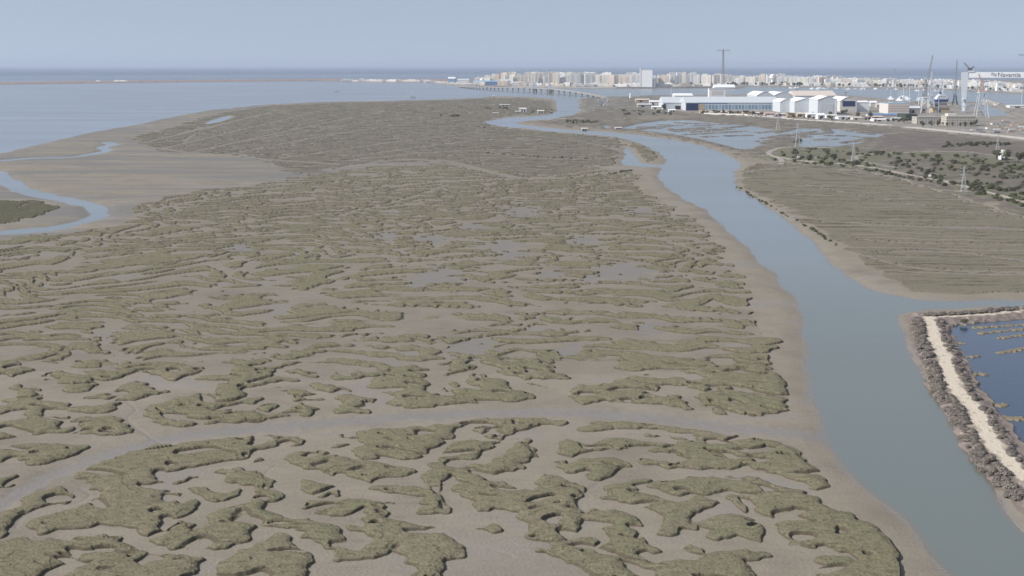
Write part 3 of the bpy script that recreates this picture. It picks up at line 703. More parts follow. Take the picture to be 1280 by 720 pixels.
def water_mat(name, col, rough, bump, scale, stretch=(1, 1, 1), spec=.5):
    m, t, b = new_mat(name)
    b.inputs['Base Color'].default_value = (*col, 1)
    b.inputs['Roughness'].default_value = rough
    b.inputs['IOR'].default_value = 1.33
    b.inputs['Specular IOR Level'].default_value = spec
    tc = node(t, 'ShaderNodeTexCoord'); mp = node(t, 'ShaderNodeMapping')
    mp.inputs['Scale'].default_value = stretch
    t.links.new(tc.outputs['Object'], mp.inputs['Vector'])
    n = node(t, 'ShaderNodeTexNoise'); n.inputs['Scale'].default_value = scale; n.inputs['Detail'].default_value = 4
    t.links.new(mp.outputs[0], n.inputs['Vector'])
    bp = node(t, 'ShaderNodeBump'); bp.inputs['Strength'].default_value = bump; bp.inputs['Distance'].default_value = .3
    t.links.new(n.outputs['Fac'], bp.inputs['Height']); t.links.new(bp.outputs[0], b.inputs['Normal'])
    return m, t, b
m_wat, t, b = water_mat('estuary_water', (.11, .135, .12), .12, .008, .12)
wa = node(t, 'ShaderNodeAttribute', attribute_name='Col')
t.links.new(wa.outputs['Color'], b.inputs['Base Color'])
wr = node(t, 'ShaderNodeAttribute', attribute_name='rough')
t.links.new(wr.outputs['Fac'], b.inputs['Roughness'])
m_pond, t, b = water_mat('pond_water', (.026, .050, .095), .10, .25, .5)

ground = grid_mesh('mud_flat', hm, None, col, {'wet': wet})
ground.data.materials.append(m_mud); ground['kind'] = 'structure'
kf = fmax(Vf) > -0.02
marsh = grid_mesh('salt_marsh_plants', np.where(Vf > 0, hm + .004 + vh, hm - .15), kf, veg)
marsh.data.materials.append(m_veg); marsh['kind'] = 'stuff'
marsh['label'] = 'olive green salt marsh plants covering the raised islands between the mud creeks'
marsh['category'] = 'marsh plants'

wc = np.tile(rgb(.150, .172, .155), (x.size, 1))
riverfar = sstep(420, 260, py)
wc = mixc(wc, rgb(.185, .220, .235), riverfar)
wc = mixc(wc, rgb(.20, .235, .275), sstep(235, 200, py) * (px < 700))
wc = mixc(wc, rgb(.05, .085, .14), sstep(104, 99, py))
depth = -hm
wc = mixc(wc, rgb(.190, .165, .140), sstep(.75, .0, depth) * sstep(1500, 900, rad) * .85)    # silty shallows
streak = samp(N_BIG, x / 6, y * 1.0)
wr_ = .20 + .012 * streak + .10 * sstep(9000, 12000, rad)
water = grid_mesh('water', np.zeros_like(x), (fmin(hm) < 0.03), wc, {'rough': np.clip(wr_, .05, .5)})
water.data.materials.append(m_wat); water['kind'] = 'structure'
pj = np.array([Gw(*p) for p in spoly(POND, 6)])
me = bpy.data.meshes.new('salt_pond_water')
me.from_pydata([(a, b_, .12) for a, b_ in pj], [], [list(range(len(pj)))[::-1]]); me.update()
pw = bpy.data.objects.new('salt_pond_water', me); C.objects.link(pw); me.materials.append(m_pond); pw['kind'] = 'structure'
if me.polygons[0].normal.z < 0: me.flip_normals()

def ground_z(X, Y):
    """height of the solid ground under a plan point"""
    r = math.hypot(X, Y); th = math.atan2(X, Y)
    j = int(np.clip(np.searchsorted(rs, r), 0, NR - 1)); i = int(np.clip(round((th - ths[0]) / (ths[1] - ths[0])), 0, NC - 1))
    k = j * NC + i
    return float(hm[k]) + (float(vh[k]) if Vf[k] > 0 else 0)
# ------------------------------------------------------------------ object helpers
G = Gw      # from here on positions are world positions
def flat_mat(name, c, rough=.8, metal=0.0, var=.06, scale=.15, spec=.3):
    m, t, b = new_mat(name)
    tc = node(t, 'ShaderNodeTexCoord'); n = node(t, 'ShaderNodeTexNoise'); n.inputs['Scale'].default_value = scale; n.inputs['Detail'].default_value = 4
    t.links.new(tc.outputs['Object'], n.inputs['Vector'])
    mr = node(t, 'ShaderNodeMapRange'); mr.inputs['From Min'].default_value = .3; mr.inputs['From Max'].default_value = .7
    mr.inputs['To Min'].default_value = 1 - var; mr.inputs['To Max'].default_value = 1 + var
    t.links.new(n.outputs['Fac'], mr.inputs['Value'])
    vm = node(t, 'ShaderNodeVectorMath', operation='SCALE'); vm.inputs[0].default_value = c
    t.links.new(mr.outputs[0], vm.inputs['Scale']); t.links.new(vm.outputs[0], b.inputs['Base Color'])
    b.inputs['Roughness'].default_value = rough; b.inputs['Metallic'].default_value = metal; b.inputs['Specular IOR Level'].default_value = spec
    return m
def facade_mat(name, c, win=(.16, .18, .21), px_=3.4, pz_=3.1, amt=.8):
    """rendered wall with rows of windows, patterned in object space"""
    m, t, b = new_mat(name)
    tc = node(t, 'ShaderNodeTexCoord'); sp = node(t, 'ShaderNodeSeparateXYZ'); t.links.new(tc.outputs['Object'], sp.inputs[0])
    ad = node(t, 'ShaderNodeMath', operation='ADD'); t.links.new(sp.outputs['X'], ad.inputs[0]); t.links.new(sp.outputs['Y'], ad.inputs[1])
    def band(src, per, w):
        d = node(t, 'ShaderNodeMath', operation='DIVIDE'); d.inputs[1].default_value = per; t.links.new(src, d.inputs[0])
        f = node(t, 'ShaderNodeMath', operation='FRACT'); t.links.new(d.outputs[0], f.inputs[0])
        g = node(t, 'ShaderNodeMath', operation='LESS_THAN'); g.inputs[1].default_value = w; t.links.new(f.outputs[0], g.inputs[0])
        return g.outputs[0]
    a1 = band(ad.outputs[0], px_, .42); a2 = band(sp.outputs['Z'], pz_, .45)
    mu = node(t, 'ShaderNodeMath', operation='MULTIPLY'); t.links.new(a1, mu.inputs[0]); t.links.new(a2, mu.inputs[1])
    geo = node(t, 'ShaderNodeNewGeometry'); s2 = node(t, 'ShaderNodeSeparateXYZ'); t.links.new(geo.outputs['Normal'], s2.inputs[0])
    up = node(t, 'ShaderNodeMath', operation='LESS_THAN'); up.inputs[1].default_value = .5; t.links.new(s2.outputs['Z'], up.inputs[0])
    m2 = node(t, 'ShaderNodeMath', operation='MULTIPLY'); t.links.new(mu.outputs[0], m2.inputs[0]); t.links.new(up.outputs[0], m2.inputs[1])
    m3 = node(t, 'ShaderNodeMath', operation='MULTIPLY'); m3.inputs[1].default_value = amt; t.links.new(m2.outputs[0], m3.inputs[0])
    mx = node(t, 'ShaderNodeMix', data_type='RGBA'); t.links.new(m3.outputs[0], mx.inputs['Factor'])
    mx.inputs['A'].default_value = (*c, 1); mx.inputs['B'].default_value = (*win, 1)
    t.links.new(mx.outputs['Result'], b.inputs['Base Color']); b.inputs['Roughness'].default_value = .75
    return m
M = {
    'white': flat_mat('white_paint', (.84, .85, .86)), 'offwhite': flat_mat('off_white_render', (.66, .64, .60)), 'palemetal': flat_mat('pale_metal_roofing', (.60, .64, .67), .5),
    'bluepanel': flat_mat('pale_blue_cladding', (.62, .66, .69), .5), 'pinkroof': flat_mat('pinkish_roof_sheet', (.66, .58, .52), .7), 'navy': flat_mat('dark_blue_opening', (.025, .04, .12), .6),
    'dark': flat_mat('dark_recess', (.03, .03, .04), .8), 'blue': flat_mat('blue_sheet', (.16, .26, .45), .6), 'glazing': flat_mat('glazing_strip', (.22, .34, .46), .25),
    'tan': flat_mat('tan_render', (.50, .40, .27)), 'beige': flat_mat('beige_render', (.48, .44, .38)), 'pink': flat_mat('pink_render', (.58, .42, .38)), 'brownroof': flat_mat('brown_roof', (.14, .11, .09)),
    'concrete': flat_mat('concrete', (.40, .38, .35)), 'rubble': flat_mat('quay_stone', (.26, .24, .22), .9, var=.25, scale=.3), 'steel': flat_mat('grey_steel', (.36, .38, .40), .5, .2), 'darksteel': flat_mat('dark_steel', (.12, .12, .135), .6, .2),
    'palesteel': flat_mat('pale_steel', (.62, .66, .70), .5), 'green': flat_mat('dark_green_hoarding', (.05, .065, .05)), 'hullblue': flat_mat('hull_blue', (.03, .06, .22), .4), 'red': flat_mat('red_sheet', (.45, .10, .09)),
    'trunk': flat_mat('bark', (.11, .08, .06), .9), 'orange': flat_mat('rust_orange', (.48, .27, .15)), 'asphalt': flat_mat('asphalt', (.10, .10, .105), .9), 'galv': flat_mat('galvanised_steel', (.58, .60, .60), .6),
    'sky_blue': flat_mat('light_blue_sheet', (.30, .46, .62), .6), 'wood': flat_mat('weathered_timber', (.22, .19, .16), .9), 'lettering': flat_mat('sign_grey', (.10, .12, .17), .6),
}
m_leafd = flat_mat('dark_foliage', (.088, .092, .060), .95, var=.35, scale=.5)
m_leafg = flat_mat('green_foliage', (.120, .130, .074), .95, var=.35, scale=.5)
m_salt = flat_mat('saltbush_foliage', (.225, .198, .176), .95, var=.30, scale=1.2)
m_salt2 = flat_mat('saltbush_foliage_pale', (.27, .24, .205), .95, var=.30, scale=1.2)

class MB:
    def __init__(s): s.v = []; s.f = []
    def poly(s, pts, faces):
        k = len(s.v); s.v += [tuple(p) for p in pts]; s.f += [tuple(i + k for i in f) for f in faces]; return s
    def box(s, x0, x1, y0, y1, z0, z1):
        return s.poly([(x0, y0, z0), (x1, y0, z0), (x1, y1, z0), (x0, y1, z0), (x0, y0, z1), (x1, y0, z1), (x1, y1, z1), (x0, y1, z1)],
                      [(3, 2, 1, 0), (4, 5, 6, 7), (0, 1, 5, 4), (1, 2, 6, 5), (2, 3, 7, 6), (3, 0, 4, 7)])
    def bar(s, a, b, w, w2=None):
        a = Vector(a); b = Vector(b); d = (b - a).normalized(); w2 = w if w2 is None else w2
        u = d.cross(Vector((0, 0, 1)) if abs(d.z) < .95 else Vector((1, 0, 0))).normalized(); q = d.cross(u)
        p = [a + u * sx * w / 2 + q * sy * w / 2 for sx, sy in ((-1, -1), (1, -1), (1, 1), (-1, 1))] + [b + u * sx * w2 / 2 + q * sy * w2 / 2 for sx, sy in ((-1, -1), (1, -1), (1, 1), (-1, 1))]
        return s.poly(p, [(3, 2, 1, 0), (4, 5, 6, 7), (0, 1, 5, 4), (1, 2, 6, 5), (2, 3, 7, 6), (3, 0, 4, 7)])
    def prism(s, prof, y0, y1):
        """profile in x,z extruded along y"""
        n = len(prof)
        p = [(a, y0, b) for a, b in prof] + [(a, y1, b) for a, b in prof]
        return s.poly(p, [tuple(range(n)), tuple(range(2 * n - 1, n - 1, -1))] + [(i, i + n, (i + 1) % n + n, (i + 1) % n) for i in range(n)])
    def prismx(s, prof, x0, x1):
        """profile in y,z extruded along x"""
        n = len(prof)
        p = [(x0, a, b) for a, b in prof] + [(x1, a, b) for a, b in prof]
        return s.poly(p, [tuple(range(n - 1, -1, -1)), tuple(range(n, 2 * n))] + [((i + 1) % n, (i + 1) % n + n, i + n, i) for i in range(n)])
    def lattice(s, a, b, w0, w1, n, t):
        """four chords with zigzag bracing"""
        a = Vector(a); b = Vector(b); d = (b - a).normalized()
        u = d.cross(Vector((0, 0, 1)) if abs(d.z) < .95 else Vector((1, 0, 0))).normalized(); q = d.cross(u)
        c = lambda k, i: a.lerp(b, k) + (u * (1, 1, -1, -1)[i] + q * (1, -1, -1, 1)[i]) * (w0 + (w1 - w0) * k) / 2
        for i in range(4): s.bar(c(0, i), c(1, i), t)
        for k in range(n):
            for i in range(4):
                s.bar(c(k / n, i), c((k + 1) / n, (i + 1) % 4), t * .7)
        return s
    def cyl(s, x_, y_, z0, z1, r0, r1=None, n=10):
        r1 = r0 if r1 is None else r1
        p = [(x_ + r0 * math.cos(2 * math.pi * i / n), y_ + r0 * math.sin(2 * math.pi * i / n), z0) for i in range(n)] + [(x_ + r1 * math.cos(2 * math.pi * i / n), y_ + r1 * math.sin(2 * math.pi * i / n), z1) for i in range(n)]
        return s.poly(p, [tuple(range(n - 1, -1, -1)), tuple(range(n, 2 * n))] + [(i, (i + 1) % n, (i + 1) % n + n, i + n) for i in range(n)])
    def mesh(s, name, mat):
        me = bpy.data.meshes.new(name); me.from_pydata(s.v, [], s.f); me.update()
        import bmesh
        bm = bmesh.new(); bm.from_mesh(me); bmesh.ops.recalc_face_normals(bm, faces=bm.faces); bm.to_mesh(me); bm.free()
        me.materials.append(mat); return me
    def build(s, name, mat, parent=None, loc=None, label=None):
        o = bpy.data.objects.new(name, s.mesh(name, mat)); C.objects.link(o)
        if parent: o.parent = parent
        if loc: o.location = loc
        if label: o['label'] = label
        return o
def tag(o, label, cat, group=None):
    o['label'] = label; o['category'] = cat
    if group: o['group'] = group
    return o
def thing(name, label, cat, px_, py_, rz=None, group=None, z=None):
    """an Empty on the ground at a photo point; rz None faces the viewer"""
    X, Y = G(px_, py_, 2.0)
    z = ground_z(X, Y) if z is None else z
    o = bpy.data.objects.new(name, None); C.objects.link(o); o.empty_display_size = 1
    o.location = (X, Y, z - .05)
    o.rotation_euler = (0, 0, 0.0 if rz is None else rz)
    return tag(o, label, cat, group)
def S(py_): return depth_at(py_, 2.0) / FPX          # metres per photo pixel there
def copy_tree(o, parent=None, loc=None, rz=None, scale=None, label=None, group=None):
    c = o.copy(); C.objects.link(c)
    if parent: c.parent = parent
    if loc: c.location = loc
    if rz is not None: c.rotation_euler = (0, 0, rz)
    if scale: c.scale = scale
    if label: c['label'] = label
    if group: c['group'] = group
    for ch in list(o.children): copy_tree(ch, c)
    return c

# ------------------------------------------------------------------ the city on the far shore
CITY_C = {'white': (.86, .86, .84), 'cream': (.82, .78, .70), 'grey': (.68, .68, .66), 'pinkish': (.78, .68, .60), 'ochre': (.72, .62, .50)}
city_m = {k: facade_mat(k + '_facade', v, win=(.42, .42, .42), amt=.5) for k, v in CITY_C.items()}
def block_mesh(shape, cname):
    """unit block about 30 m wide; shape = (w, d, h)"""
    w, d, h = shape
    b = MB().box(-w / 2, w / 2, 0, d, 0, h)
    b.box(-w / 2 - .4, w / 2 + .4, -.4, d + .4, h, h + .9)
    b.box(-w * .18, w * .05, d * .3, d * .62, h + .9, h + 4.2)
    b.box(w * .2, w * .38, d * .35, d * .6, h + .9, h + 3.0)
    for k in range(1, max(2, int(h / 6))):
        zz = k * 6.0
        b.box(-w * .42, -w * .12, -1.3, -.003, zz, zz + 1.0); b.box(w * .12, w * .42, -1.3, -.003, zz, zz + 1.0)
    return b.mesh('apartment_block', city_m[cname])
meshcache = {}
def skyline(px_):
    xs = [400, 430, 500, 540, 560, 600, 612, 626, 642, 650, 662, 690, 700, 722, 732, 745, 760, 775, 784, 800, 820, 835, 850, 880, 900, 930, 960, 975, 1000, 1040, 1100, 1150, 1200, 1240, 1290, 1340]
    ys = [99, 98.5, 98, 98.5, 97, 96, 94, 89.5, 89.5, 93, 89, 89, 89.5, 90, 90, 90.5, 92, 93, 90, 91, 93, 91.5, 90.5, 90.5, 92.5, 94, 92, 93, 93.5, 96, 97.5, 98.5, 99, 101.5, 104, 106]
    return float(np.interp(px_, xs, ys))
def shore(px_):
    return float(np.interp(px_, [400, 530, 555, 575, 640, 700, 770, 850, 925, 1000, 1100, 1200, 1280, 1500], [102, 102.7, 105, 107.2, 107.5, 108.6, 109.3, 109, 107.3, 107.9, 109.2, 111.6, 115.8, 123]))
def region_of(px_):
    for lim, nm in ((575, 'low shore left of the bridge'), (700, 'behind the long bridge'), (795, 'between bridge and white tower'), (895, 'between white tower and tall mast'),
                    (960, 'just right of the tall mast'), (1045, 'above the domed shipyard roofs'), (1195, 'behind the marina, left of the gantry')):
        if px_ < lim: return nm
    return 'seen under the gantry beam'
def city_block(px_, base, top, cname, row):
    s = S(base)
    h = max(5.0, (base - top) * s * .97)
    hq = [6, 9, 13, 18, 24, 32, 42, 55, 68][int(np.argmin([abs(h - q) for q in (6, 9, 13, 18, 24, 32, 42, 55, 68)]))]
    key = (hq, cname, random.choice((0, 1, 2)))
    if key not in meshcache:
        w = (40, 60, 30)[key[2]] * (1.3 if hq < 14 else 1)
        meshcache[key] = block_mesh((w, 16 + 4 * key[2], hq), cname)
    X, Y = G(px_, base, 2.5)
    o = bpy.data.objects.new('apartment_block', meshcache[key]); C.objects.link(o)
    o.location = (X, Y, ground_z(X, Y) - .1); o.rotation_euler = (0, 0, random.uniform(-.45, .15))
    tall = 'low' if hq < 14 else ('mid-rise' if hq < 30 else 'tall')
    depthw = ('front row by the water', 'middle rows', 'back row against the sea')[row]
    lab = f'{cname} {tall} block, {("front", "middle", "back")[row]} row, {region_of(px_)}'
    tag(o, lab, 'apartment building', f'{tall} {cname} blocks of the {depthw} {region_of(px_)}')
random.seed(5)
pxc = 432.0
while pxc < 1295:
    low = pxc < 595
    if abs(pxc - 806) < 9: pxc += 3; continue
    names = ['white', 'white', 'white', 'cream', 'white', 'white', 'cream', 'grey', 'pinkish', 'cream', 'white'] if not (600 < pxc < 700) else ['white', 'cream', 'cream', 'ochre', 'white', 'white']
    sh = shore(pxc)
    if low:
        city_block(pxc, sh - random.uniform(.2, .7), sh - random.uniform(1.6, 3.2), random.choice(['white', 'white', 'cream', 'grey']), 0)
        pxc += random.uniform(3.5, 6.5); continue
    sk = skyline(pxc)
    if random.random() < .62: city_block(pxc, sh - random.uniform(.3, 1.0), sh - random.uniform(3, 5.5), random.choice(names), 0)
    if random.random() < .9: city_block(pxc + random.uniform(-2, 2), sh - random.uniform(2.0, 3.2), sk + random.uniform(1.5, 4.0), random.choice(names), 1)
    if random.random() < .95: city_block(pxc + random.uniform(-2, 2), sh - random.uniform(4.0, 5.4), sk + random.uniform(0, 2.6), random.choice(names), 2)
    pxc += random.uniform(5.0, 6.2) if pxc > 1000 else random.uniform(5.6, 6.8)

# tall white tower block with its stair fin
def fac(base, px0, px1, top):
    s = S(base); return s, (px1 - px0) * s, (base - top) * s
t_ = thing('tower_block', 'tallest white slab tower with a stair fin on its left, centre of the far shore', 'tower block', 800.3, 108.9, -.22)
s, w, h = fac(108.9, 800.3, 815.5, 88.2)
MB().box(0, w, 0, 22, 0, h).box(-.3, w + .3, -.3, 22.3, h, h + 1).build('wall', facade_mat('tower_facade', (.84, .85, .87), (.60, .62, .64), 5, 3.2, .6), t_)
MB().box(-3, 2.2, -2, 12, 0, h * 1.14).build('stair_fin', M['white'], t_)
MB().box(w * .2, w * .8, 5, 16, h + 1, h + 4).build('roof', M['concrete'], t_)
MB().box(w + .3, w + 16, 3, 20, 0, h * .5).build('annexe', facade_mat('annexe_facade', (.35, .38, .42), (.1, .1, .12)), t_)
t_ = thing('water_tower', 'round white water tower rising over the far town above the curved roofs', 'water tower', 966, 106.8)
s = S(106.8)
MB().cyl(0, 10, 0, 40, 9, 9, 16).build('shaft', M['white'], t_)
MB().cyl(0, 10, 40, 58, 17, 17, 20).cyl(0, 10, 58, 64, 17, 6, 20).cyl(0, 10, 36, 40, 9, 17, 20).build('tank', M['white'], t_)
# long blue-and-white warehouses by the bridge
def warehouse(name, label, cat, px0, px1, base, top, depth, wall, roof, rz=0.0, gable=True, group=None, doors=(), doorm='dark', zrise=.22):
    t = thing(name, label, cat, px0, base, rz, group); depth = depth * 1.7
    s = S(base); w = (px1 - px0) * s; h = (base - top) * s
    e = h * (1 - zrise) if gable else h
    MB().box(0, w, 0, depth, 0, e).build('wall', M[wall], t)
    if gable:
        MB().prismx([(-.8, e), (depth / 2, h), (depth + .8, e), (depth + .8, e - .5), (depth / 2, h - .5), (-.8, e - .5)], -.8, w + .8).build('roof', M[roof], t)
        MB().poly([(0, 0, e), (0, depth, e), (0, depth / 2, h - .55), (w, 0, e), (w, depth, e), (w, depth / 2, h - .55)], [(0, 1, 2), (5, 4, 3)]).build('gable_wall', M[wall], t)
    else:
        MB().box(-.4, w + .4, -.4, depth + .4, h, h + .6).build('roof', M[roof], t)
    for a, b_, hh in doors:
        MB().box(a * w, b_ * w, -.35, -.003, 0.1, hh * e).build('door', M[doorm], t)
    return t
for (a, b_, ba, tp, wl, rf, lb) in (
        (560, 569, 104.9, 96.6, 'sky_blue', 'white', 'pale blue shed with a white roof at the bridge head, left of the bridge'),
        (572, 586, 106, 98.8, 'white', 'palemetal', 'long white shed behind the left end of the bridge'),
        (592, 606, 106.6, 100.5, 'white', 'sky_blue', 'white quay warehouse with pale blue roof nearest the left bridge end'),
        (607, 622, 106.6, 101, 'blue', 'sky_blue', 'pale blue roofed quay warehouse, second from the left bridge end'),
        (624, 638, 106.8, 99.5, 'sky_blue', 'bluepanel', 'bright blue quay hall behind the bridge below the cream towers'),
        (640, 650, 107, 102.5, 'white', 'white', 'low white quay shed between the bright blue hall and the red stacks'),
        (652, 665, 107.1, 103.5, 'red', 'red', 'low red quay shed behind the lifting span of the bridge')):
    warehouse('warehouse', lb, 'warehouse', a, b_, ba, tp, 60, wl, rf)
t_ = thing('domed_hall', 'small domed white hall at the left end of the long far shore buildings', 'hall', 600.5, 106.2)
MB().cyl(8, 10, 0, 22, 16, 16, 18).cyl(8, 10, 22, 36, 16, 8, 18).cyl(8, 10, 36, 41, 8, 1, 18).build('dome', M['white'], t_)
MB().box(-10, 26, -8, -6.5, 0, 9).build('porch', M['offwhite'], t_)
# white bits on the sand bar far left
for a, ba, w_, lb in ((123, 103.1, 9, 'smaller white sand heap on the thin bar across the bay'), (151, 102.9, 26, 'larger white sand mound on the thin bar across the bay')):
    t = thing('sand_mound', lb, 'sand mound', a, ba)
    b = MB()
    for k in range(5):
        b.cyl((k - 2) * w_ * .5, 0, 0, 6 + 3 * math.sin(k * 2.1 + 1), w_ * 1.1, w_ * .2, 10)
    b.build('mound', M['offwhite'], t)

# the long bridge with its lifting span
def bridge():
    P_ = [(573, 109.2), (590, 111.0), (610, 112.6), (630, 114.1), (650, 115.3), (668, 116.4), (692, 117.9), (715, 119.6), (735, 121.1), (751, 122.8), (757, 124.5)]
    W_ = [Vector((*G(a, b), 0)) for a, b in P_]
    z_ = [3.5, 9, 14, 17, 19.5, 20.5, 20.5, 16.5, 11, 6, 3.0]
    root = bpy.data.objects.new('bridge', None); C.objects.link(root); root.location = W_[0]
    tag(root, 'long low concrete road bridge on many piers with two pale lifting-span towers', 'bridge')
    W_ = smooth_line([tuple(p) for p in W_], 6); zz = np.interp(np.linspace(0, 10, len(W_)), range(11), z_)
    W_ = [Vector(p) - root.location for p in W_]
    d = MB(); par = MB()
    for i in range(len(W_) - 1):
        a, b = W_[i], W_[i + 1]; dr = (b - a).normalized(); n = Vector((-dr.y, dr.x, 0)) * 8
        for (o0, o1, z0, z1, mb) in ((-1, 1, -1.8, 0, d), (-1.0, -.93, .003, 1.3, par), (.93, 1.0, .003, 1.3, par)):
            q = []
            for P0, zq in ((a, zz[i]), (b, zz[i + 1])):
                for off, dz in ((o0, z0), (o1, z0), (o1, z1), (o0, z1)):
                    v_ = P0 + n * off; q.append((v_.x, v_.y, zq + dz))
            mb.poly(q, [(0, 1, 2, 3), (7, 6, 5, 4), (0, 4, 5, 1), (1, 5, 6, 2), (2, 6, 7, 3), (3, 7, 4, 0)])
    d.build('deck', M['rubble'], root); par.build('parapet', M['concrete'], root)
    # piers, about 24, evenly along the length
    L_ = [0]
    for i in range(len(W_) - 1): L_.append(L_[-1] + (W_[i + 1] - W_[i]).length)
    tot = L_[-1]
    for k in range(34):
        l = tot * (.04 + .95 * k / 33)
        i = int(np.searchsorted(L_, l)) - 1; i = min(max(i, 0), len(W_) - 2)
        f = (l - L_[i]) / (L_[i + 1] - L_[i]); p = W_[i].lerp(W_[i + 1], f); zt = zz[i] + (zz[i + 1] - zz[i]) * f - 1.8
        MB().box(p.x - 3.2, p.x + 3.2, p.y - 5, p.y + 5, -2, zt + 0.01).box(p.x - 6, p.x + 6, p.y - 6.5, p.y + 6.5, -2, 1.8).build('pier', M['concrete'], root)
    for (a, b, nm) in ((668.5, 116.4, 'lifting_tower'), (688.5, 117.7, 'lifting_tower')):
        X, Y = G(a, b); X -= root.location.x; Y -= root.location.y
        r = MB()
        r.prism([(X - 13, 20.6), (X + 15, 20.6), (X + 9, 44), (X + 1, 44)], Y - 4, Y + 4) if False else None
        r.box(X - 9, X + 9, Y - 9, Y + 9, -2, 18)
        o = r.build('tower_pier', M['rubble'], root)
        r = MB(); r.prism([(X - 12, 20.8), (X + 12, 20.8), (X - 2, 46), (X - 9, 46)], Y - 9.5, Y - 8.1); r.prism([(X - 12, 20.8), (X + 12, 20.8), (X - 2, 46), (X - 9, 46)], Y + 8.1, Y + 9.5)
        r.box(X - 9, X - 2, Y - 8, Y + 8, 40, 45)
        r.build('lifting_tower', M['palesteel'], root)
bridge()

# giant power mast beside the town and its twin at the picture edge
def giant_mast(px_, base, top, label):
    t = thing('power_mast', label, 'power mast', px_, base)
    s = S(base); h = (base - top) * s
    MB().lattice((0, 0, 0), (0, 0, h * .97), 17, 5.0, 16, 1.5).build('lattice_shaft', M['steel'], t)
    MB().cyl(0, 0, 0, h, 2.2, 1.4, 8).build('lift_core', M['steel'], t)
    b = MB().lattice((-34, 0, h * .97), (34, 0, h * .97), 5.0, 5.0, 12, 1.0)
    b.build('cross_arm', M['steel'], t)
    MB().lattice((0, 0, h), (0, 0, h + 8), 3, 1, 2, .5).build('top_mast', M['steel'], t)
    for sx in (-33, -16, 16, 33):
        MB().bar((sx, 0, h * .95), (sx, 0, h * .95 - 7), .8).build('insulator', M['steel'], t)
    return t
giant_mast(903.3, 109.6, 62.3, 'very tall lattice power mast with one cross arm rising above the horizon')
giant_mast(1281.5, 116.0, 68.0, 'power mast whose cross arm shows at the right edge of the sky')
# white canopies round the mast's foot
warehouse('canopy_hall', 'low wide white canopy roof at the foot of the tall power mast', 'hall', 893, 919, 110.4, 106.0, 45, 'white', 'white', zrise=.75)

# platforms standing in the bay
def beacon(px_, base, label, n):
    t = thing('beacon_platform', label, 'platform', px_, base, z=0.0)
    s = S(base)
    w = 6 * s
    MB().box(-w / 2, w / 2, -4, 4, 5, 6.2).build('deck', M['concrete'], t)
    for k in range(4):
        MB().bar((-w / 2 + 1.2 + k * (w - 2.4) / 3, 0, -2), (-w / 2 + 1.2 + k * (w - 2.4) / 3, 0, 5.001), 1.6).build('pile', M['wood'], t)
    for k in range(n):
        MB().bar((-w / 4 + k * w / 2, 0, 6.2), (-w / 4 + k * w / 2, 0, 6.2 + 8 * s if n > 1 else 14), .9, .6).build('mast', M['palesteel'], t)
beacon(420.5, 114.6, 'left of two small piled platforms standing in the bay', 1)
beacon(516.3, 122.0, 'right hand piled platform in the bay with two thin pale masts', 2)
# ------------------------------------------------------------------ shipyard
def arch_prof(x0, x1, z0, zr, n=10):
    return [(x0 + (x1 - x0) * k / n, z0 + (zr - z0) * math.sin(math.pi * k / n)) for k in range(n + 1)]
def hall(name, label, px0, px1, base, eave, top, depth, wall='bluepanel', roof='palemetal', kind='gablefront', doors=(), bays=0, rz=0.0, doorm='navy'):
    """big shed, front at the viewer side; eave/top are photo rows of the facade's eave and of the roof ridge"""
    t = thing(name, label, 'shipyard hall', px0, base, rz); depth = depth * 1.9
    s = S(base); w = (px1 - px0) * s; e = (base - eave) * s; r = (base - top) * s
    if kind == 'arch':
        MB().prism([(0, 0)] + arch_prof(0, w, e, r) + [(w, 0)], 0, depth).build('wall', M[wall], t)
        pr = arch_prof(-1, w + 1, e + .2, r + .9)
        MB().prism(pr + [(a, b - .6) for a, b in reversed(pr)], -.8, depth + .8).build('roof', M[roof], t)
    elif kind == 'gablefront':
        MB().prism([(0, 0), (0, e), (w / 2, r), (w, e), (w, 0)], 0, depth).build('wall', M[wall], t)
        MB().prism([(-1, e + .2), (w / 2, r + .9), (w + 1, e + .2), (w + 1, e - .5), (w / 2, r + .2), (-1, e - .5)], -.8, depth + .8).build('roof', M[roof], t)
    else:   # ridge parallel to the front
        MB().box(0, w, 0, depth, 0, e).build('wall', M[wall], t)
        MB().prismx([(-1, e + .05), (depth * .5, r), (depth + 1, e + .05)], -1, w + 1).build('roof', M[roof], t)
    for d in doors:
        a, b_, z0, z1 = d[:4]
        MB().box(a * w, b_ * w, -.5, -.004, z0 * e + .05, z1 * e).build('door', M[d[4] if len(d) > 4 else doorm], t)
    for k in range(bays):
        a = (k + .2) / bays * w
        f = MB().box(a, a + .6 * w / bays, -.45, -.004, e * .12, e * .72).build('window', M['glazing'], t)
    return t
hall('shipyard_hall', 'leftmost grey-blue shipyard hall with a black doorway and pale roof', 829, 856, 136.6, 128.3, 121.5, 70, 'bluepanel', 'palemetal', 'ridge', [(.55, .8, 0, .55, 'dark'), (.02, .12, 0, .8, 'green')])
h2 = hall('shipyard_hall', 'longest pale hall with a row of blue window bays and dark opening at left', 857, 974, 138.0, 128.2, 121.5, 75, 'palemetal', 'palemetal', 'ridge', [(.005, .135, 0, .9, 'navy'), (.14, .20, 0, .8, 'tan')], 0)
s = S(138.0); w = 117 * s; e = 9.8 * s
for k in range(22):
    a = w * (.21 + .78 * k / 22)
    MB().box(a, a + .022 * w, -.45, -.004, e * .2, e * .72).build('window', M['glazing' if k % 4 else 'sky_blue'], h2)
MB().box(w * .13, w * .45, -.25, -.006, e * .86, e * .97).build('blue_strip', M['blue'], h2)
hall('shipyard_hall', 'pale blue hall with a tall door touching the right end of the long window hall', 975, 992.5, 140.2, 127.6, 124.0, 60, 'bluepanel', 'white', 'arch', [(.08, .95, 0, .88, 'palemetal')])
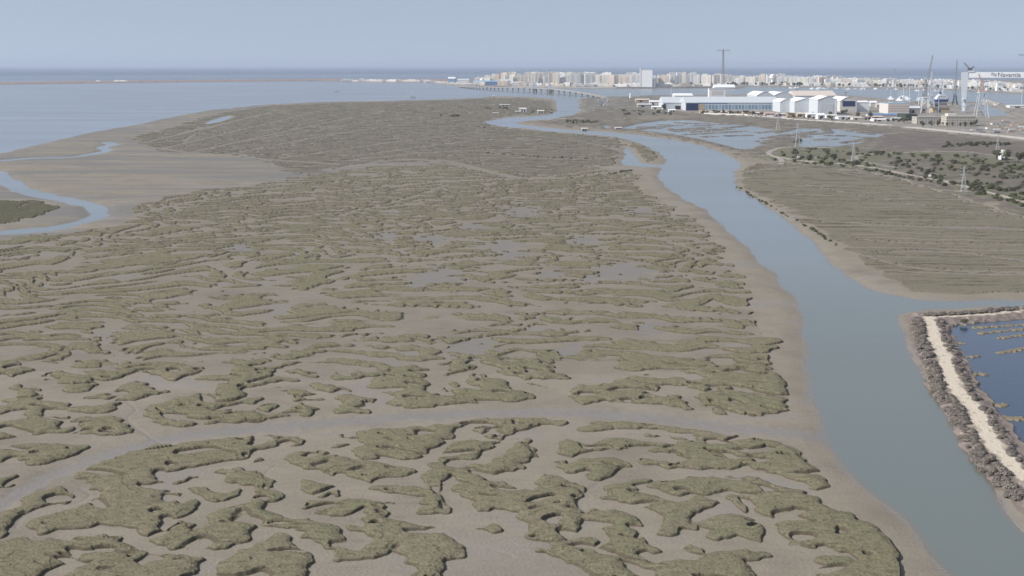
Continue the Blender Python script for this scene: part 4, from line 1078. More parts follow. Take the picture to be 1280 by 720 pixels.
hall('shipyard_hall', 'pale blue hall in the middle of the three tall-doored halls', 993, 1021, 141.2, 127, 122.8, 65, 'bluepanel', 'white', 'gablefront', [(.2, .85, 0, .85, 'palemetal')])
hall('shipyard_hall', 'largest pale hall with a gabled front, right end of the shipyard row', 1022, 1046, 143.0, 124.6, 120.6, 60, 'bluepanel', 'white', 'gablefront', [(.1, .82, 0, .72, 'palemetal'), (.9, .98, 0, .95, 'white')])
hall('shipyard_hall', 'left one of two white arched roofs swelling behind the long hall', 946, 967, 127.5, 119.5, 115.0, 110, 'palemetal', 'white', 'arch')
hall('shipyard_hall', 'right one of two white arched roofs swelling behind the long hall', 967.5, 991, 127.5, 119.5, 115.4, 110, 'palemetal', 'white', 'arch')
hall('shipyard_hall', 'long hall with a cream pink roof and vents behind the tall-doored halls', 994, 1046, 126.8, 119.6, 113.8, 90, 'palemetal', 'pinkroof', 'ridge')
t_ = thing('roof_vent', 'dark vent standing on the left end of the cream pink hall roof', 'vent', 999, 125.5); MB().cyl(0, 45, 18, 34, 4, 3, 8).build('stack', M['darksteel'], t_)
t_ = thing('tower_house', 'cube shaped white tower house above the long hall roof', 'building', 886.3, 121.6)
s = S(121.6); MB().box(0, 20.5 * s, 0, 35, 0, 10.6 * s).build('wall', M['white'], t_); MB().box(-1, 20.5 * s + 1, -1, 36, 10.6 * s, 11 * s).build('roof', M['palesteel'], t_)
MB().box(3 * s, 17 * s, -.4, -.004, 3 * s, 8.5 * s).build('panel', M['offwhite'], t_)
hall('shipyard_hall', 'white roofed low shed behind the leftmost hall', 843, 866, 124.8, 119.5, 116.8, 40, 'offwhite', 'white', 'ridge')
hall('arched_hangar', 'white arched hangar with a wide dark blue opening right of the gabled hall', 1050, 1071, 139.5, 126.5, 121.5, 70, 'offwhite', 'white', 'arch', [(.14, .88, .52, 1.02, 'navy')])
MB().box(0, 5, -.4, -.004, 0, 1)
warehouse('shed', 'narrow dark-sided white shed squeezed between the gabled hall and arched hangar', 'shed', 1046.5, 1051, 138.5, 124.5, 40, 'white', 'white', gable=False, doors=[(.1, .6, .95)], doorm='navy')
warehouse('white_hall', 'plain blank white hall right of the arched hangar', 'hall', 1071, 1086.5, 139.3, 126.0, 40, 'white', 'white', zrise=.12)
t_ = warehouse('striped_hall', 'broad hall with faint pink and white horizontal stripes and pale blue roof', 'hall', 1110, 1136.5, 142.0, 129.5, 55, 'offwhite', 'sky_blue', gable=False)
s = S(142.0)
for k in range(3): MB().box(0.5, 26 * s, -.35, -.004, (3 + 3 * k) * s, (4.2 + 3 * k) * s).build('stripe', M['pink'], t_)
warehouse('long_shed', 'long low shed with a bright blue roof in front of the striped hall', 'shed', 1085, 1136, 145.0, 141.8, 16, 'offwhite', 'blue', zrise=.5)
warehouse('green_block', 'dark green fenced block beside the end of the long blue-roofed shed', 'building', 1132.5, 1147, 150.6, 143.3, 45, 'green', 'green', gable=False)
small = [(836, 845, 139.5, 136, 'white', 'white', 'low white shed at the foot of the leftmost hall'), (875, 884, 141.3, 137.5, 'tan', 'tan', 'tan hut under the wide dark opening of the long hall'),
         (888, 898, 142.0, 138.8, 'beige', 'pinkroof', 'beige hut with a pink roof, left end of the hut row'), (901, 909, 142.2, 138.6, 'pink', 'pinkroof', 'small pink hut second in the row before the long hall'),
         (912, 926, 142.6, 139.2, 'offwhite', 'brownroof', 'off-white hut with a brown roof before the long hall'), (929, 936, 142.9, 138.2, 'tan', 'dark', 'tan hut with a dark opening in the middle of the hut row'),
         (939, 953, 143.4, 140.0, 'pink', 'pinkroof', 'wide pink hut in front of the window bays'), (956, 968, 143.8, 140.6, 'beige', 'pink', 'beige hut with a red-pink roof near the right end of the window bays'),
         (971, 984, 144.6, 141.2, 'pink', 'offwhite', 'pink hut before the first tall-doored hall'), (985, 993, 145.0, 141.0, 'tan', 'brownroof', 'tan hut with brown roof before the first tall-doored hall'),
         (997, 1008, 145.8, 140.5, 'tan', 'pinkroof', 'yellowish tan house left of the white house group'), (1009, 1019, 146.6, 140.8, 'white', 'white', 'white house beside the yellowish tan house'),
         (1022, 1031, 149.0, 141.5, 'white', 'white', 'two-storey white house with a dark window, nearest the pale road'), (1033, 1046, 147.6, 142.8, 'white', 'offwhite', 'white house right of the two-storey one'),
         (1048, 1064, 149.0, 144.8, 'white', 'palemetal', 'wide white low house between two dark trees'), (1066, 1078, 149.6, 145.8, 'offwhite', 'pinkroof', 'off-white house with a pink roof near the striped hall'),
         (1090, 1104, 148.0, 144.6, 'pink', 'pinkroof', 'pink low house below the blue-roofed shed'), (1092, 1112, 151.4, 148.2, 'white', 'white', 'long white low building near the end of the pale road'),
         (1116, 1128, 150.0, 146.8, 'beige', 'palemetal', 'beige shed left of the dark green block'), (1088, 1096, 133, 126, 'offwhite', 'white', 'off-white tall shed behind the blank white hall'),
         (1096, 1107, 134.5, 129, 'beige', 'palemetal', 'beige shed behind the blue and green tank'), (1137, 1150, 141, 132.5, 'concrete', 'palemetal', 'grey work shed between striped hall and portal crane'),
         (795, 812, 127.5, 123.4, 'tan', 'pinkroof', 'orange tan roofed low building left of the halls'), (797, 815, 133.5, 129.4, 'beige', 'palemetal', 'beige walled building left of the halls behind scrub'),
         (812, 824, 131.0, 125.4, 'offwhite', 'white', 'off-white building touching the leftmost hall'), (815, 826, 136.0, 132.4, 'offwhite', 'white', 'small off-white building with a tree beside the leftmost hall'),
         (1150, 1163, 139, 133.5, 'beige', 'brownroof', 'beige shed with brown roof under the portal crane'), (1163, 1184, 133.2, 128.2, 'concrete', 'darksteel', 'dark roofed long shed in front of the ship'),
         (1166, 1187, 140.5, 134.0, 'tan', 'brownroof', 'tan gabled warehouse with a black doorway near the gantry leg'), (1262, 1290, 134.5, 131.2, 'white', 'offwhite', 'white low building at the right picture edge beyond the dock')]
for a, b_, ba, tp, wl, rf, lb in small:
    warehouse('low_building', lb, 'building', a, b_, ba, tp, 14 if b_ - a < 14 else 20, wl, rf, doors=[(.25, .45, .6)] if b_ - a > 8 else (), group=None, zrise=.3)
# beige block complex at the foot of the gantry
t_ = thing('office_block', 'broad beige office block with rows of dark windows at the foot of the gantry crane', 'building', 1183, 157.3)
s = S(157.3)
MB().box(0, 37 * s, 0, 40, 0, 11.5 * s).build('wall', facade_mat('office_facade', (.52, .48, .41), (.08, .08, .08), 5.0, 4.5, .85), t_)
MB().box(-.5, 37 * s + .5, -.5, 40.5, 11.5 * s, 12.2 * s).build('roof', M['beige'], t_)
MB().box(3 * s, 14 * s, 8, 30, 12.2 * s, 15 * s).build('roof_house', M['offwhite'], t_)
t_ = thing('office_block', 'long beige building with palms before it, left of the broad office block', 'building', 1146, 155.0)
s = S(155.0)
MB().box(0, 35 * s, 0, 40, 0, 8.5 * s).build('wall', facade_mat('office_facade_left', (.50, .47, .41), (.09, .09, .09), 5.5, 4.5, .8), t_)
MB().box(-.5, 35 * s + .5, -.5, 40.5, 8.5 * s, 9.0 * s).build('roof', M['concrete'], t_)

# storage tank, blue and yellow-green
t_ = thing('storage_tank', 'blue and pale green cylindrical tank left of the striped hall', 'tank', 1105.5, 139.5)
s = S(139.5); MB().cyl(0, 5, 0, 8 * s, 2.8 * s, 2.8 * s, 16).build('tank', M['sky_blue'], t_); MB().cyl(0, 5, 8 * s, 9 * s, 2.8 * s, .4 * s, 16).build('tank_top', M['palemetal'], t_)

# gantry crane
def gantry():
    zb = 4.0
    A = Vector((*G(1204.3, 140.5, 2), 0)); zt = 112.0
    t = bpy.data.objects.new('gantry_crane', None); C.objects.link(t); t.location = (A.x, A.y, 1.7)
    tag(t, 'giant white gantry crane with grey Navantia lettering along its high beam', 'gantry crane')
    s = S(140.5)
    # beam direction: towards the right, slightly nearer
    dv = Vector((1, -.26, 0)).normalized()
    span = 190.0
    ang_ = math.atan2(dv.y, dv.x); t.rotation_euler = (0, 0, ang_)
    H_ = (140.5 - 90.2) * s
    hb = 7.3 * s
    # rigid leg: tapered plate box
    MB().poly([(-4.2, -4, 2), (4.0, -4, 2), (4.0, 4, 2), (-4.2, 4, 2), (-9, -7, H_), (8, -7, H_), (8, 7, H_), (-9, 7, H_)], [(3, 2, 1, 0), (4, 5, 6, 7), (0, 1, 5, 4), (1, 2, 6, 5), (2, 3, 7, 6), (3, 0, 4, 7)]).build('rigid_leg', M['palesteel'], t)
    MB().box(-8, 6, -26, 26, -.5, 4).build('bogie', M['steel'], t)
    for sy in (-24, 24):
        MB().bar((-1, sy, 3), (-1, sy * .25, 34), 3.2).build('leg_brace', M['palesteel'], t)
    b = MB().box(8.01, span, -6, 6, H_ - hb, H_ - 0.2)
    b.build('beam', M['white'], t)
    MB().box(8.5, span - 6, -7.2, -6.01, H_ - hb - 1.0, H_ - hb + .6).build('walkway', M['steel'], t)
    MB().box(8, 22, -7.5, 7.5, H_ - .1, H_ + 3.2).box(22, 30, -5, 5, H_ + .5, H_ + 1.2).build('machinery_house', M['palesteel'], t)
    # flexible leg (outside the frame)
    for sy in (-1, 1):
        MB().bar((span - 3, sy * 22, 0), (span - 3, sy * 3, H_ - hb + .02), 4, 3).build('hinged_leg', M['palesteel'], t)
    # small dark maintenance crane on top
    c = MB().box(6, 17, -3, 3, H_ + 3.3, H_ + 9).build('top_crane', M['darksteel'], t)
    MB().lattice((10, 0, H_ + 8), (-3, 0, H_ + 22), 3, 1.5, 4, .8).build('jib', M['darksteel'], c)
    MB().lattice((13, 0, H_ + 8), (21, 0, H_ + 13), 2.5, 1.5, 3, .8).build('counter_jib', M['darksteel'], c)
    # hook ropes
    for xx in (46, 48.5):
        MB().bar((xx, 0, H_ - hb), (xx, 0, 24), .45).build('hoist_rope', M['steel'], t)
    MB().box(44, 50, -1.5, 1.5, 19, 24).build('hook_block', M['palesteel'], t)
    # lettering on the beam: wave mark and name
    x0 = 61.0
    for k in range(2):
        w_ = MB(); pts = []
        for i in range(13):
            u = i / 12
            pts.append((x0 + 13 * u, H_ - hb * (.32 + .26 * k) + 1.5 * math.sin(u * 2 * math.pi)))
        for (a0, c0), (a1, c1) in zip(pts[:-1], pts[1:]):
            w_.poly([(a0, -6.25, c0 - .85), (a1, -6.25, c1 - .85), (a1, -6.25, c1 + .85), (a0, -6.25, c0 + .85), (a0, -6.02, c0 - .85), (a1, -6.02, c1 - .85), (a1, -6.02, c1 + .85), (a0, -6.02, c0 + .85)],
                    [(0, 1, 2, 3), (7, 6, 5, 4), (0, 4, 5, 1), (3, 2, 6, 7)])
        w_.build('wave_mark', M['lettering'], t)
    cu = bpy.data.curves.new('lettering', 'FONT'); cu.body = 'Navantia'; cu.size = 15.0; cu.extrude = .12; cu.offset = .05; cu.space_character = 1.0
    tmp = bpy.data.objects.new('lettering', cu); C.objects.link(tmp)
    bpy.context.view_layer.update()
    me = bpy.data.meshes.new_from_object(tmp); C.objects.unlink(tmp); bpy.data.objects.remove(tmp)
    me.materials.clear(); me.materials.append(M['lettering'])
    o = bpy.data.objects.new('lettering', me); C.objects.link(o); o.parent = t
    o.location = (x0 + 15, -6.16, H_ - hb * .82); o.rotation_euler = (math.pi / 2, 0, 0)
    o['label'] = 'grey Navantia lettering on the crane beam'
gantry()

# portal jib cranes
def jib_crane(px_, base, label, hp, tower, jib, jibw, col1, col2, legw=11, counter=None):
    """hp portal height, tower top height, jib end (dx, dz from tower top)"""
    t = thing('portal_crane', label, 'crane', px_, base)
    for sx in (-1, 1):
        for sy in (-1, 1):
            MB().bar((sx * legw, sy * legw * .7, 0), (sx * legw * .45, sy * legw * .35, hp), 1.9, 1.5).build('leg', M[col1], t)
    b = MB()
    for sy in (-1, 1):
        b.bar((-legw * .8, sy * legw * .58, hp * .33), (legw * .8, sy * legw * .58, hp * .33), 1.2); b.bar((-legw * .8, sy * legw * .58, hp * .33), (legw * .5, sy * legw * .4, hp * .9), .8)
    b.box(-legw * .6, legw * .6, -legw * .5, legw * .5, hp, hp + 2.5)
    b.build('portal_frame', M[col1], t)
    MB().lattice((0, 0, hp + 2.5), (0, 0, tower), 5, 3, 6, .6).build('tower', M[col2], t)
    MB().box(-8, 3.5, -3.2, 3.2, hp + 2.6, hp + 9).build('cab', M[col2], t)
    j = MB().lattice((0, 0, hp + 9), (jib[0], 0, jib[1]), jibw, jibw * .4, 12, .5)
    j.build('jib', M[col2], t)
    MB().bar((0, 0, tower), (jib[0] * .93, 0, jib[1] * .96), .5).bar((0, 0, tower), (-9, 0, hp + 9), 1).build('stay', M[col2], t)
    return t
jib_crane(1155.5, 141, 'portal crane with white legs and a dark jib pointing up to the right', 36, 80, (15, 138), 5, 'white', 'steel')
jib_crane(1163.5, 134, 'pale portal crane whose white jib leans beside the dark one', 30, 96, (12, 60), 5, 'palesteel', 'palesteel', 9)
jib_crane(1193.5, 131, 'slim dark crane with an upright jib left of the gantry leg', 24, 70, (1.5, 130), 4.5, 'darksteel', 'steel', 7)
jib_crane(1226.5, 147.5, 'crane with pale lattice legs and pinkish jib right of the gantry leg', 54, 84, (-9, 96), 4, 'palesteel', 'pink', 14)
# thin masts of the yard
for i, (a, ba, tp, cn, lb) in enumerate(((1117, 129, 88, 'steel', 'thin grey mast above the marina, left of the striped hall'), (1136.5, 135, 97, 'palesteel', 'tall pale mast behind the right end of the striped hall'),
                         (1129, 128, 104, 'palesteel', 'shorter pale mast above the striped hall'), (1148, 139, 106, 'palesteel', 'pale floodlight mast left of the portal cranes'),
                         (1173, 141, 108, 'sky_blue', 'pale blue column behind the tan warehouse'), (1221, 137, 94, 'steel', 'thin dark mast right of the gantry leg'),
                         (1057, 128, 116, 'darksteel', 'short dark mast behind the arched hangar'), (1277, 132, 106, 'palesteel', 'pale lamp mast at the right picture edge'),
                         (839, 119.5, 110, 'palesteel', 'short pale mast behind the leftmost hall'), (788, 122.5, 117, 'white', 'stubby white light tower on the point right of the bridge'))):
    t = thing('mast', lb, 'mast', a, ba)
    s = S(ba); h = (ba - tp) * s
    MB().cyl(0, 0, 0, h, 1.2 if a != 788 else 4, .6 if a != 788 else 3, 6).build('pole', M[cn], t)
    MB().box(-3.5, 3.5, -.8, .8, h, h + 1.6).build('lamp_head', M[cn], t)

# ship beside the yard
def ship():
    t = thing('ship', 'blue hulled ship with tall white superstructure moored behind the yard sheds', 'ship', 1176.5, 127.3, .12, z=0.0)
    s = S(127.3)
    hl, hw, hh = 9.6 * s, 13, 3.9 * s
    b = MB(); n = 12; top = []; bot = []
    for k in range(n + 1):
        u = k / n; wd_ = hw * min(1, (1 - u) * 3.2 + .08) * (1 if u > .12 else .75 + u * 2)
        top.append((-hl + 2 * hl * u, wd_)); bot.append((-hl * .95 + 1.85 * hl * u, wd_ * .8))
    V_ = [(a, -c, hh + (2.5 if a > hl * .5 else 0)) for a, c in top] + [(a, c, hh + (2.5 if a > hl * .5 else 0)) for a, c in top] + [(a, -c, -1) for a, c in bot] + [(a, c, -1) for a, c in bot]
    m_ = n + 1; F = []
    for k in range(n):
        F += [(k, k + 1, m_ + k + 1, m_ + k), (2 * m_ + k, 2 * m_ + k + 1, k + 1, k), (m_ + k, m_ + k + 1, 3 * m_ + k + 1, 3 * m_ + k)]
    F += [(0, m_, 3 * m_, 2 * m_), (n, 2 * m_ + n, 3 * m_ + n, m_ + n)]
    b.poly(V_, F).build('hull', M['hullblue'], t)
    MB().box(-hl * .75, hl * .7, -10, 10, hh + .01, hh + 7).box(-hl * .6, hl * .6, -9, 9, hh + 7, hh + 12).box(-hl * .35, hl * .5, -8, 8, hh + 12, hh + 17).build('superstructure', M['white'], t)
    MB().box(-hl * .3, -hl * .1, -4, 4, hh + 17.01, hh + 23).build('funnel', M['hullblue'], t)
    MB().lattice((hl * .2, 0, hh + 17), (hl * .2, 0, hh + 34), 3, 1, 4, .6).build('mast', M['white'], t)
    for k in range(6):
        MB().box(-hl * .55 + k * hl * .18, -hl * .47 + k * hl * .18, -9.3, -9.004, hh + 8.6, hh + 10.4).build('window', M['dark'], t)
ship()
# quay walls and breakwater
def wall_line(name, label, cat, pts, wid, h, mat, rough=False):
    w = [Vector((*G(*p), 0)) for p in pts]
    o = bpy.data.objects.new(name, None)
    b = MB(); r0 = w[0].copy()
    if not rough:
        for a, c in zip(w[:-1], w[1:]):
            a = a - r0; c = c - r0; d = (c - a).normalized(); n = Vector((-d.y, d.x, 0)) * wid / 2
            q = [a - n, c - n, c + n, a + n]
            b.poly([(v.x, v.y, -1) for v in q] + [(v.x, v.y, h) for v in q], [(3, 2, 1, 0), (4, 5, 6, 7), (0, 1, 5, 4), (1, 2, 6, 5), (2, 3, 7, 6), (3, 0, 4, 7)])
    else:
        r_ = random.Random(3)
        for a, c in zip(w[:-1], w[1:]):
            a = a - r0; c = c - r0; L0 = (c - a).length; k = int(L0 / 5)
            for i in range(k):
                p = a.lerp(c, (i + .5) / k)
                for j in range(3):
                    cx_, cy_, rr = p.x + r_.uniform(-wid, wid) * .4, p.y + r_.uniform(-wid, wid) * .4, r_.uniform(2.5, 5)
                    b.cyl(cx_, cy_, -1, h * r_.uniform(.6, 1.1), rr * 1.3, rr * .6, 6)
    o = b.build(name, M[mat]); o.location = r0
    return tag(o, label, cat)
wall_line('quay_wall', 'long low stone quay running diagonally to the right picture edge', 'quay', [(1232, 127.6), (1246, 132.5), (1262, 139.5), (1290, 150.5)], 12, 5.5, 'rubble')
wall_line('breakwater', 'rubble breakwater tip with pale stones at the start of the diagonal quay', 'breakwater', [(1231, 127.6), (1240, 129.8), (1248, 133.3)], 16, 9, 'concrete', True)
wall_line('boundary_wall', 'whitish boundary wall along the yard beyond the salt pans', 'wall', [(880, 143.2), (935, 145.0)], 2.0, 4.2, 'offwhite')
wall_line('promenade_wall', 'thin quay wall lining the water below the far town, right of the mast', 'quay', [(928, 108.4), (1000, 109.1), (1100, 110.4), (1200, 113.0), (1290, 117.8)], 8, 6, 'rubble')
wall_line('container_quay', 'flat concrete quay edge below the white tower block', 'quay', [(640, 108.7), (700, 110.0), (770, 110.8), (850, 110.5), (893, 110.0)], 10, 6, 'concrete')

# small boats moored off the far town, and in the marina
def boat_mesh():
    b = MB().prism([(-5, 0.9), (-4.2, 0), (4, 0), (6, 1.6), (-5, 1.4)], -1.5, 1.5)
    b.box(-2.5, 1.5, -1.1, 1.1, 1.55, 3.0); b.bar((-.5, 0, 3), (-.5, 0, 9), .2)
    return b
bt = MB().prism([(-8, 1.6), (-7, -.4), (6.5, -.4), (10, 2.6), (-8, 2.2)], -2.4, 2.4).box(-4, 2.5, -1.8, 1.8, 2.3, 4.6).bar((-1, 0, 4.6), (-1, 0, 15), .4).mesh('moored_boat', M['white'])
random.seed(8)
for k in range(34):
    a = random.uniform(975, 1180); ba = shore(a) + random.uniform(2.2, 3.6)
    o = bpy.data.objects.new('moored_boat', bt); C.objects.link(o); X, Y = G(a, ba); o.location = (X, Y, 0); o.rotation_euler = (0, 0, random.uniform(-.6, .6))
    o.scale = (1.3, 1.3, 1.3)
    tag(o, 'tiny white boat moored in the row off the far town promenade', 'boat', 'boats moored off the promenade')
for k in range(16):
    a = random.uniform(1100, 1168); ba = random.uniform(122.8, 126.3)
    X, Y = G(a, ba)
    if ground_z(X, Y) > -.3: continue
    o = bpy.data.objects.new('moored_boat', bt); C.objects.link(o); o.location = (X, Y, 0); o.rotation_euler = (0, 0, random.uniform(-.6, .6)); o.scale = (1.4, 1.4, 2.2)
    tag(o, 'white masted boat in the marina behind the striped hall', 'boat', 'boats in the yard marina')

# ------------------------------------------------------------------ power line across the marsh
def pylon(px_, base, top, label):
    t = thing('electricity_pylon', label, 'pylon', px_, base)
    s = S(base); h = (base - top) * s
    MB().lattice((0, 0, 0), (0, 0, h * .62), h * .2, h * .07, 6, h * .011).lattice((0, 0, h * .62), (0, 0, h), h * .07, h * .02, 5, h * .010).build('lattice_body', M['galv'], t)
    for k, (zz, ww) in enumerate(((.66, .17), (.79, .15), (.91, .12))):
        a = MB()
        a.bar((-ww * h, 0, zz * h), (ww * h, 0, zz * h), h * .011); a.bar((-ww * h, 0, zz * h), (0, 0, zz * h + .07 * h), h * .008); a.bar((ww * h, 0, zz * h), (0, 0, zz * h + .07 * h), h * .008)
        arm = a.build('cross_arm', M['galv'], t)
        for sx in (-1, 1): MB().bar((sx * ww * h, 0, zz * h), (sx * ww * h, 0, zz * h - .06 * h), h * .012).build('insulator', M['darksteel'], arm)
    for sx in (-1, 1):
        for sy in (-1, 1): MB().box(sx * h * .1 - .8, sx * h * .1 + .8, sy * h * .1 - .8, sy * h * .1 + .8, -.5, .6).build('footing', M['concrete'], t)
    return t
pylon(1204.3, 238.5, 206.5, 'nearest lattice pylon standing on a pale patch beside the marsh track')
pylon(1066.5, 203.5, 176.5, 'second nearest lattice pylon among green scrub at the track bend')
pylon(996.8, 183.2, 153.5, 'tall thin lattice pylon between the two salt pans')
pylon(972.2, 162.6, 140.0, 'farthest lattice pylon, rising in front of the shipyard halls')
pylon(1247.0, 187.0, 168.0, 'faint lattice pylon near the white house on the right')
for a, ba, tp, lb in ((1145, 219.5, 208.5, 'wooden pole left of the parked white box on the track'), (1164.5, 222.5, 207.5, 'wooden pole right of the parked white box on the track'), (1100, 172, 161, 'wooden pole at the right end of the salt pans'),
                  (946, 212, 204, 'wooden pole at the river bend mud bank'), (1261, 240, 230.5, 'wooden pole beside the track near the right picture edge'), (1013, 170, 160, 'wooden pole on the salt pan dyke')):
    t = thing('utility_pole', lb, 'pole', a, ba); s = S(ba); h = (ba - tp) * s
    MB().cyl(0, 0, -.5, h, .35, .22, 6).build('pole', M['wood'], t); MB().box(-1.6, 1.6, -.15, .15, h - 1.6, h - 1.3).build('crossbar', M['wood'], t)

# farm house, ruins and huts on the marsh
t_ = thing('farm_house', 'white gabled farmhouse half hidden by dark trees at the right edge', 'house', 1251, 199)
s = S(199)
MB().box(0, 8 * s, 0, 10, 0, 6 * s).build('wall', M['white'], t_); MB().prismx([(-.6, 6 * s), (5, 9.5 * s), (10.6, 6 * s)], -.5, 8 * s + .5).build('roof', M['offwhite'], t_)
MB().box(2.5 * s, 6 * s, 2, 8, 8 * s, 12 * s).build('tower', M['white'], t_)
MB().box(1.2, 3.0, -.15, -.004, .1, 2.6).build('door', M['dark'], t_); MB().box(5.5, 7.0, -.15, -.004, 1.4, 3.0).build('window', M['dark'], t_)
for (a, b_, ba, tp, wl, lb) in ((649, 658, 139.3, 134.2, 'white', 'larger white ruined house on the marsh point by the river mouth'), (644, 650, 140.2, 138.2, 'offwhite', 'low white outbuilding left of the ruined house'),
                           (671.5, 680, 141.2, 137.0, 'offwhite', 'pale house with dark gaps nearest the river mouth'), (624.5, 637, 132, 130, 'offwhite', 'long low pale wall on the marsh point'),
                           (616, 623, 141.8, 140.2, 'offwhite', 'small low ruin left of the ruined house'), (615.5, 619, 120.9, 119.4, 'white', 'tiny white hut on the tip of the point by the bay'),
                           (769, 777, 161.0, 158.6, 'offwhite', 'pale sluice building between the river and salt pans'), (727, 734, 162.0, 159.0, 'offwhite', 'small pale hut on the river bank left of the sluice')):
    warehouse('ruin', lb, 'ruin', a, b_, ba, tp, 8, wl, 'offwhite', zrise=.25, doors=[(.3, .45, .7), (.65, .8, .7)])
for (a, b_, ba, tp, lb) in ((1161.5, 1165, 221.8, 219.6, 'white box van parked on the track beside dark bushes'), (997, 1000.5, 198.4, 196.8, 'white van on the track bend near the salt pans'), (1213, 1217.5, 163.5, 160.8, 'white lorry on the pale embankment road')):
    t = thing('parked_van', lb, 'van', a, ba); s = S(ba); w = (b_ - a) * s
    w = min(w, 9)
    MB().box(0, w * .72, 0, 2.3, .6, 3.1).build('cargo_box', M['white'], t); MB().prism([(w * .72, .6), (w, .6), (w, 1.6), (w * .92, 2.5), (w * .72, 2.5)], .05, 2.25).build('cab', M['white'], t)
    for xx in (w * .18, w * .82):
        for yy in (-.1, 2.1): MB().prism([(xx + .45 * math.cos(q * math.pi / 5), .45 + .45 * math.sin(q * math.pi / 5)) for q in range(10)], yy, yy + .3).build('wheel', M['dark'], t)

# parked cars by the bridge road
car = MB().prism([(-2.2, .35), (2.2, .35), (2.2, .9), (1.2, 1.0), (.6, 1.5), (-1.2, 1.5), (-1.9, .95), (-2.2, .9)], -.9, .9)
cms = [car.mesh('parked_car', M[k]) for k in ('white', 'steel', 'blue', 'darksteel')]
random.seed(3)
for k in range(46):
    a = 748 + (k % 7) * 2.1 + random.uniform(-.5, .5); ba = 124.2 + (k // 7) * 1.5
    X, Y = G(a, ba); i = random.choice((0, 0, 1, 2, 3))
    o = bpy.data.objects.new('parked_car', cms[i]); C.objects.link(o); o.location = (X, Y, ground_z(X, Y)); o.rotation_euler = (0, 0, 1.57 + random.uniform(-.05, .05)); o.scale = (1.25, 1.25, 1.25)
    cn = ('white', 'grey', 'blue', 'black')[i]
    tag(o, f'{cn} car in the car park at the right end of the bridge', 'car', f'{cn} cars parked at the bridge end')

# stacked goods and containers lying about the yard
def cont_mesh(mat):
    b = MB().box(-6, 6, -1.25, 1.25, .15, 2.7)
    for k in range(11): b.box(-5.8 + k * 1.1, -5.4 + k * 1.1, -1.32, -1.251, .25, 2.6)
    return b.mesh('shipping_container', M[mat])
cm = {k: cont_mesh(k) for k in ('white', 'concrete', 'tan', 'steel', 'pink')}
cw = {'white': 'white', 'orange': 'rust orange', 'blue': 'blue', 'concrete': 'grey', 'tan': 'tan', 'steel': 'dark grey', 'pink': 'faded pink'}
random.seed(12)
for k in range(100):
    if k < 26: a = random.uniform(1222, 1285); ba = random.uniform(150, 166); wh = 'on the open ground right of the beige offices'
    elif k < 66: a = random.uniform(1090, 1185); ba = random.uniform(128, 141); wh = 'among the sheds behind the striped hall'
    else: a = random.uniform(880, 1000); ba = 143.0 + (a - 880) * .03 + random.uniform(-.8, .8); wh = 'along the wall before the long window hall'
    X, Y = G(a, ba, 2)
    if ground_z(X, Y) < 1: continue
    c = random.choice(list(cm)); o = bpy.data.objects.new('shipping_container', cm[c]); C.objects.link(o)
    o.location = (X, Y, ground_z(X, Y)); o.rotation_euler = (0, 0, random.choice((0, 0, .2, 1.5))); tag(o, f'{cw[c]} container {wh}', 'container', f'{cw[c]} containers {wh}')
# ------------------------------------------------------------------ trees and shrubs
def crown_mesh(name, mat, seed, nleaf, rx, rz, zc, leaf, hemi=False, lumps=5, spread=1.0):
    """a crown built of many small leaf sprays spread through several lumps"""
    r = random.Random(seed); b = MB()
    cs = [(r.uniform(-.5, .5) * rx * spread, r.uniform(-.5, .5) * rx * spread, zc + r.uniform(-.4, .45) * spread * rz, r.uniform(.45, .75)) for _ in range(lumps)]
    for _ in range(nleaf):
        cx_, cy_, cz, k = r.choice(cs)
        th = r.uniform(0, 6.283); u = r.uniform(-.3 if hemi else -1, 1); q = (1 - u * u) ** .5
        rad_ = k * (r.uniform(.6, 1.08))
        p = Vector((cx_ + rx * rad_ * q * math.cos(th), cy_ + rx * rad_ * q * math.sin(th), max(cz + rz * rad_ * u, .05)))
        d = Vector((q * math.cos(th), q * math.sin(th), u + .35)).normalized()
        t1 = d.orthogonal().normalized(); t1.rotate(__import__('mathutils').Quaternion(d, r.uniform(0, 6.28))); t2 = d.cross(t1)
        sz = leaf * r.uniform(.6, 1.3)
        b.poly([p - t1 * sz, p - t2 * sz * .7 + d * sz * .25, p + t1 * sz + d * sz * .1, p + t2 * sz * .7 + d * sz * .3], [(0, 1, 2), (0, 2, 3)])
    me = bpy.data.meshes.new(name); me.from_pydata(b.v, [], b.f); me.update(); me.materials.append(mat)
    return me
def trunk_mesh(h, r):
    b = MB().cyl(0, 0, -.3, h, r, r * .6, 7)
    for k in range(4):
        a = k * 1.7; b.bar((0, 0, h * .75), (math.cos(a) * h * .35, math.sin(a) * h * .35, h * 1.25), r * .7, r * .3)
    return b.mesh('trunk', M['trunk'])
tm = trunk_mesh(3.2, .35)
crowns = [crown_mesh('crown', m_leafd if k % 2 == 0 else m_leafg, 40 + k, 520, 3.4, 3.0, 5.4, .42) for k in range(4)]
shr_g = [crown_mesh('green_shrub', m_leafg if k % 3 else m_leafd, 60 + k, 260, 2.6, 1.5, 1.0, .36, True) for k in range(5)]
shr_s = [crown_mesh('saltbush', m_salt if k % 3 else m_salt2, 80 + k, 620, 1.5, .95, .65, .17, True, 6, .4) for k in range(6)]
rr = random.Random(21)
def tree(a, ba, sc, label, group=None):
    X, Y = G(a, ba, 2); o = bpy.data.objects.new('tree', None); C.objects.link(o); o.location = (X, Y, ground_z(X, Y)); o.rotation_euler = (0, 0, rr.uniform(0, 6))
    o.scale = (sc, sc, sc)
    for nm, me in (('trunk', tm), ('crown', rr.choice(crowns))):
        c = bpy.data.objects.new(nm, me); C.objects.link(c); c.parent = o
    return tag(o, label, 'tree', group)
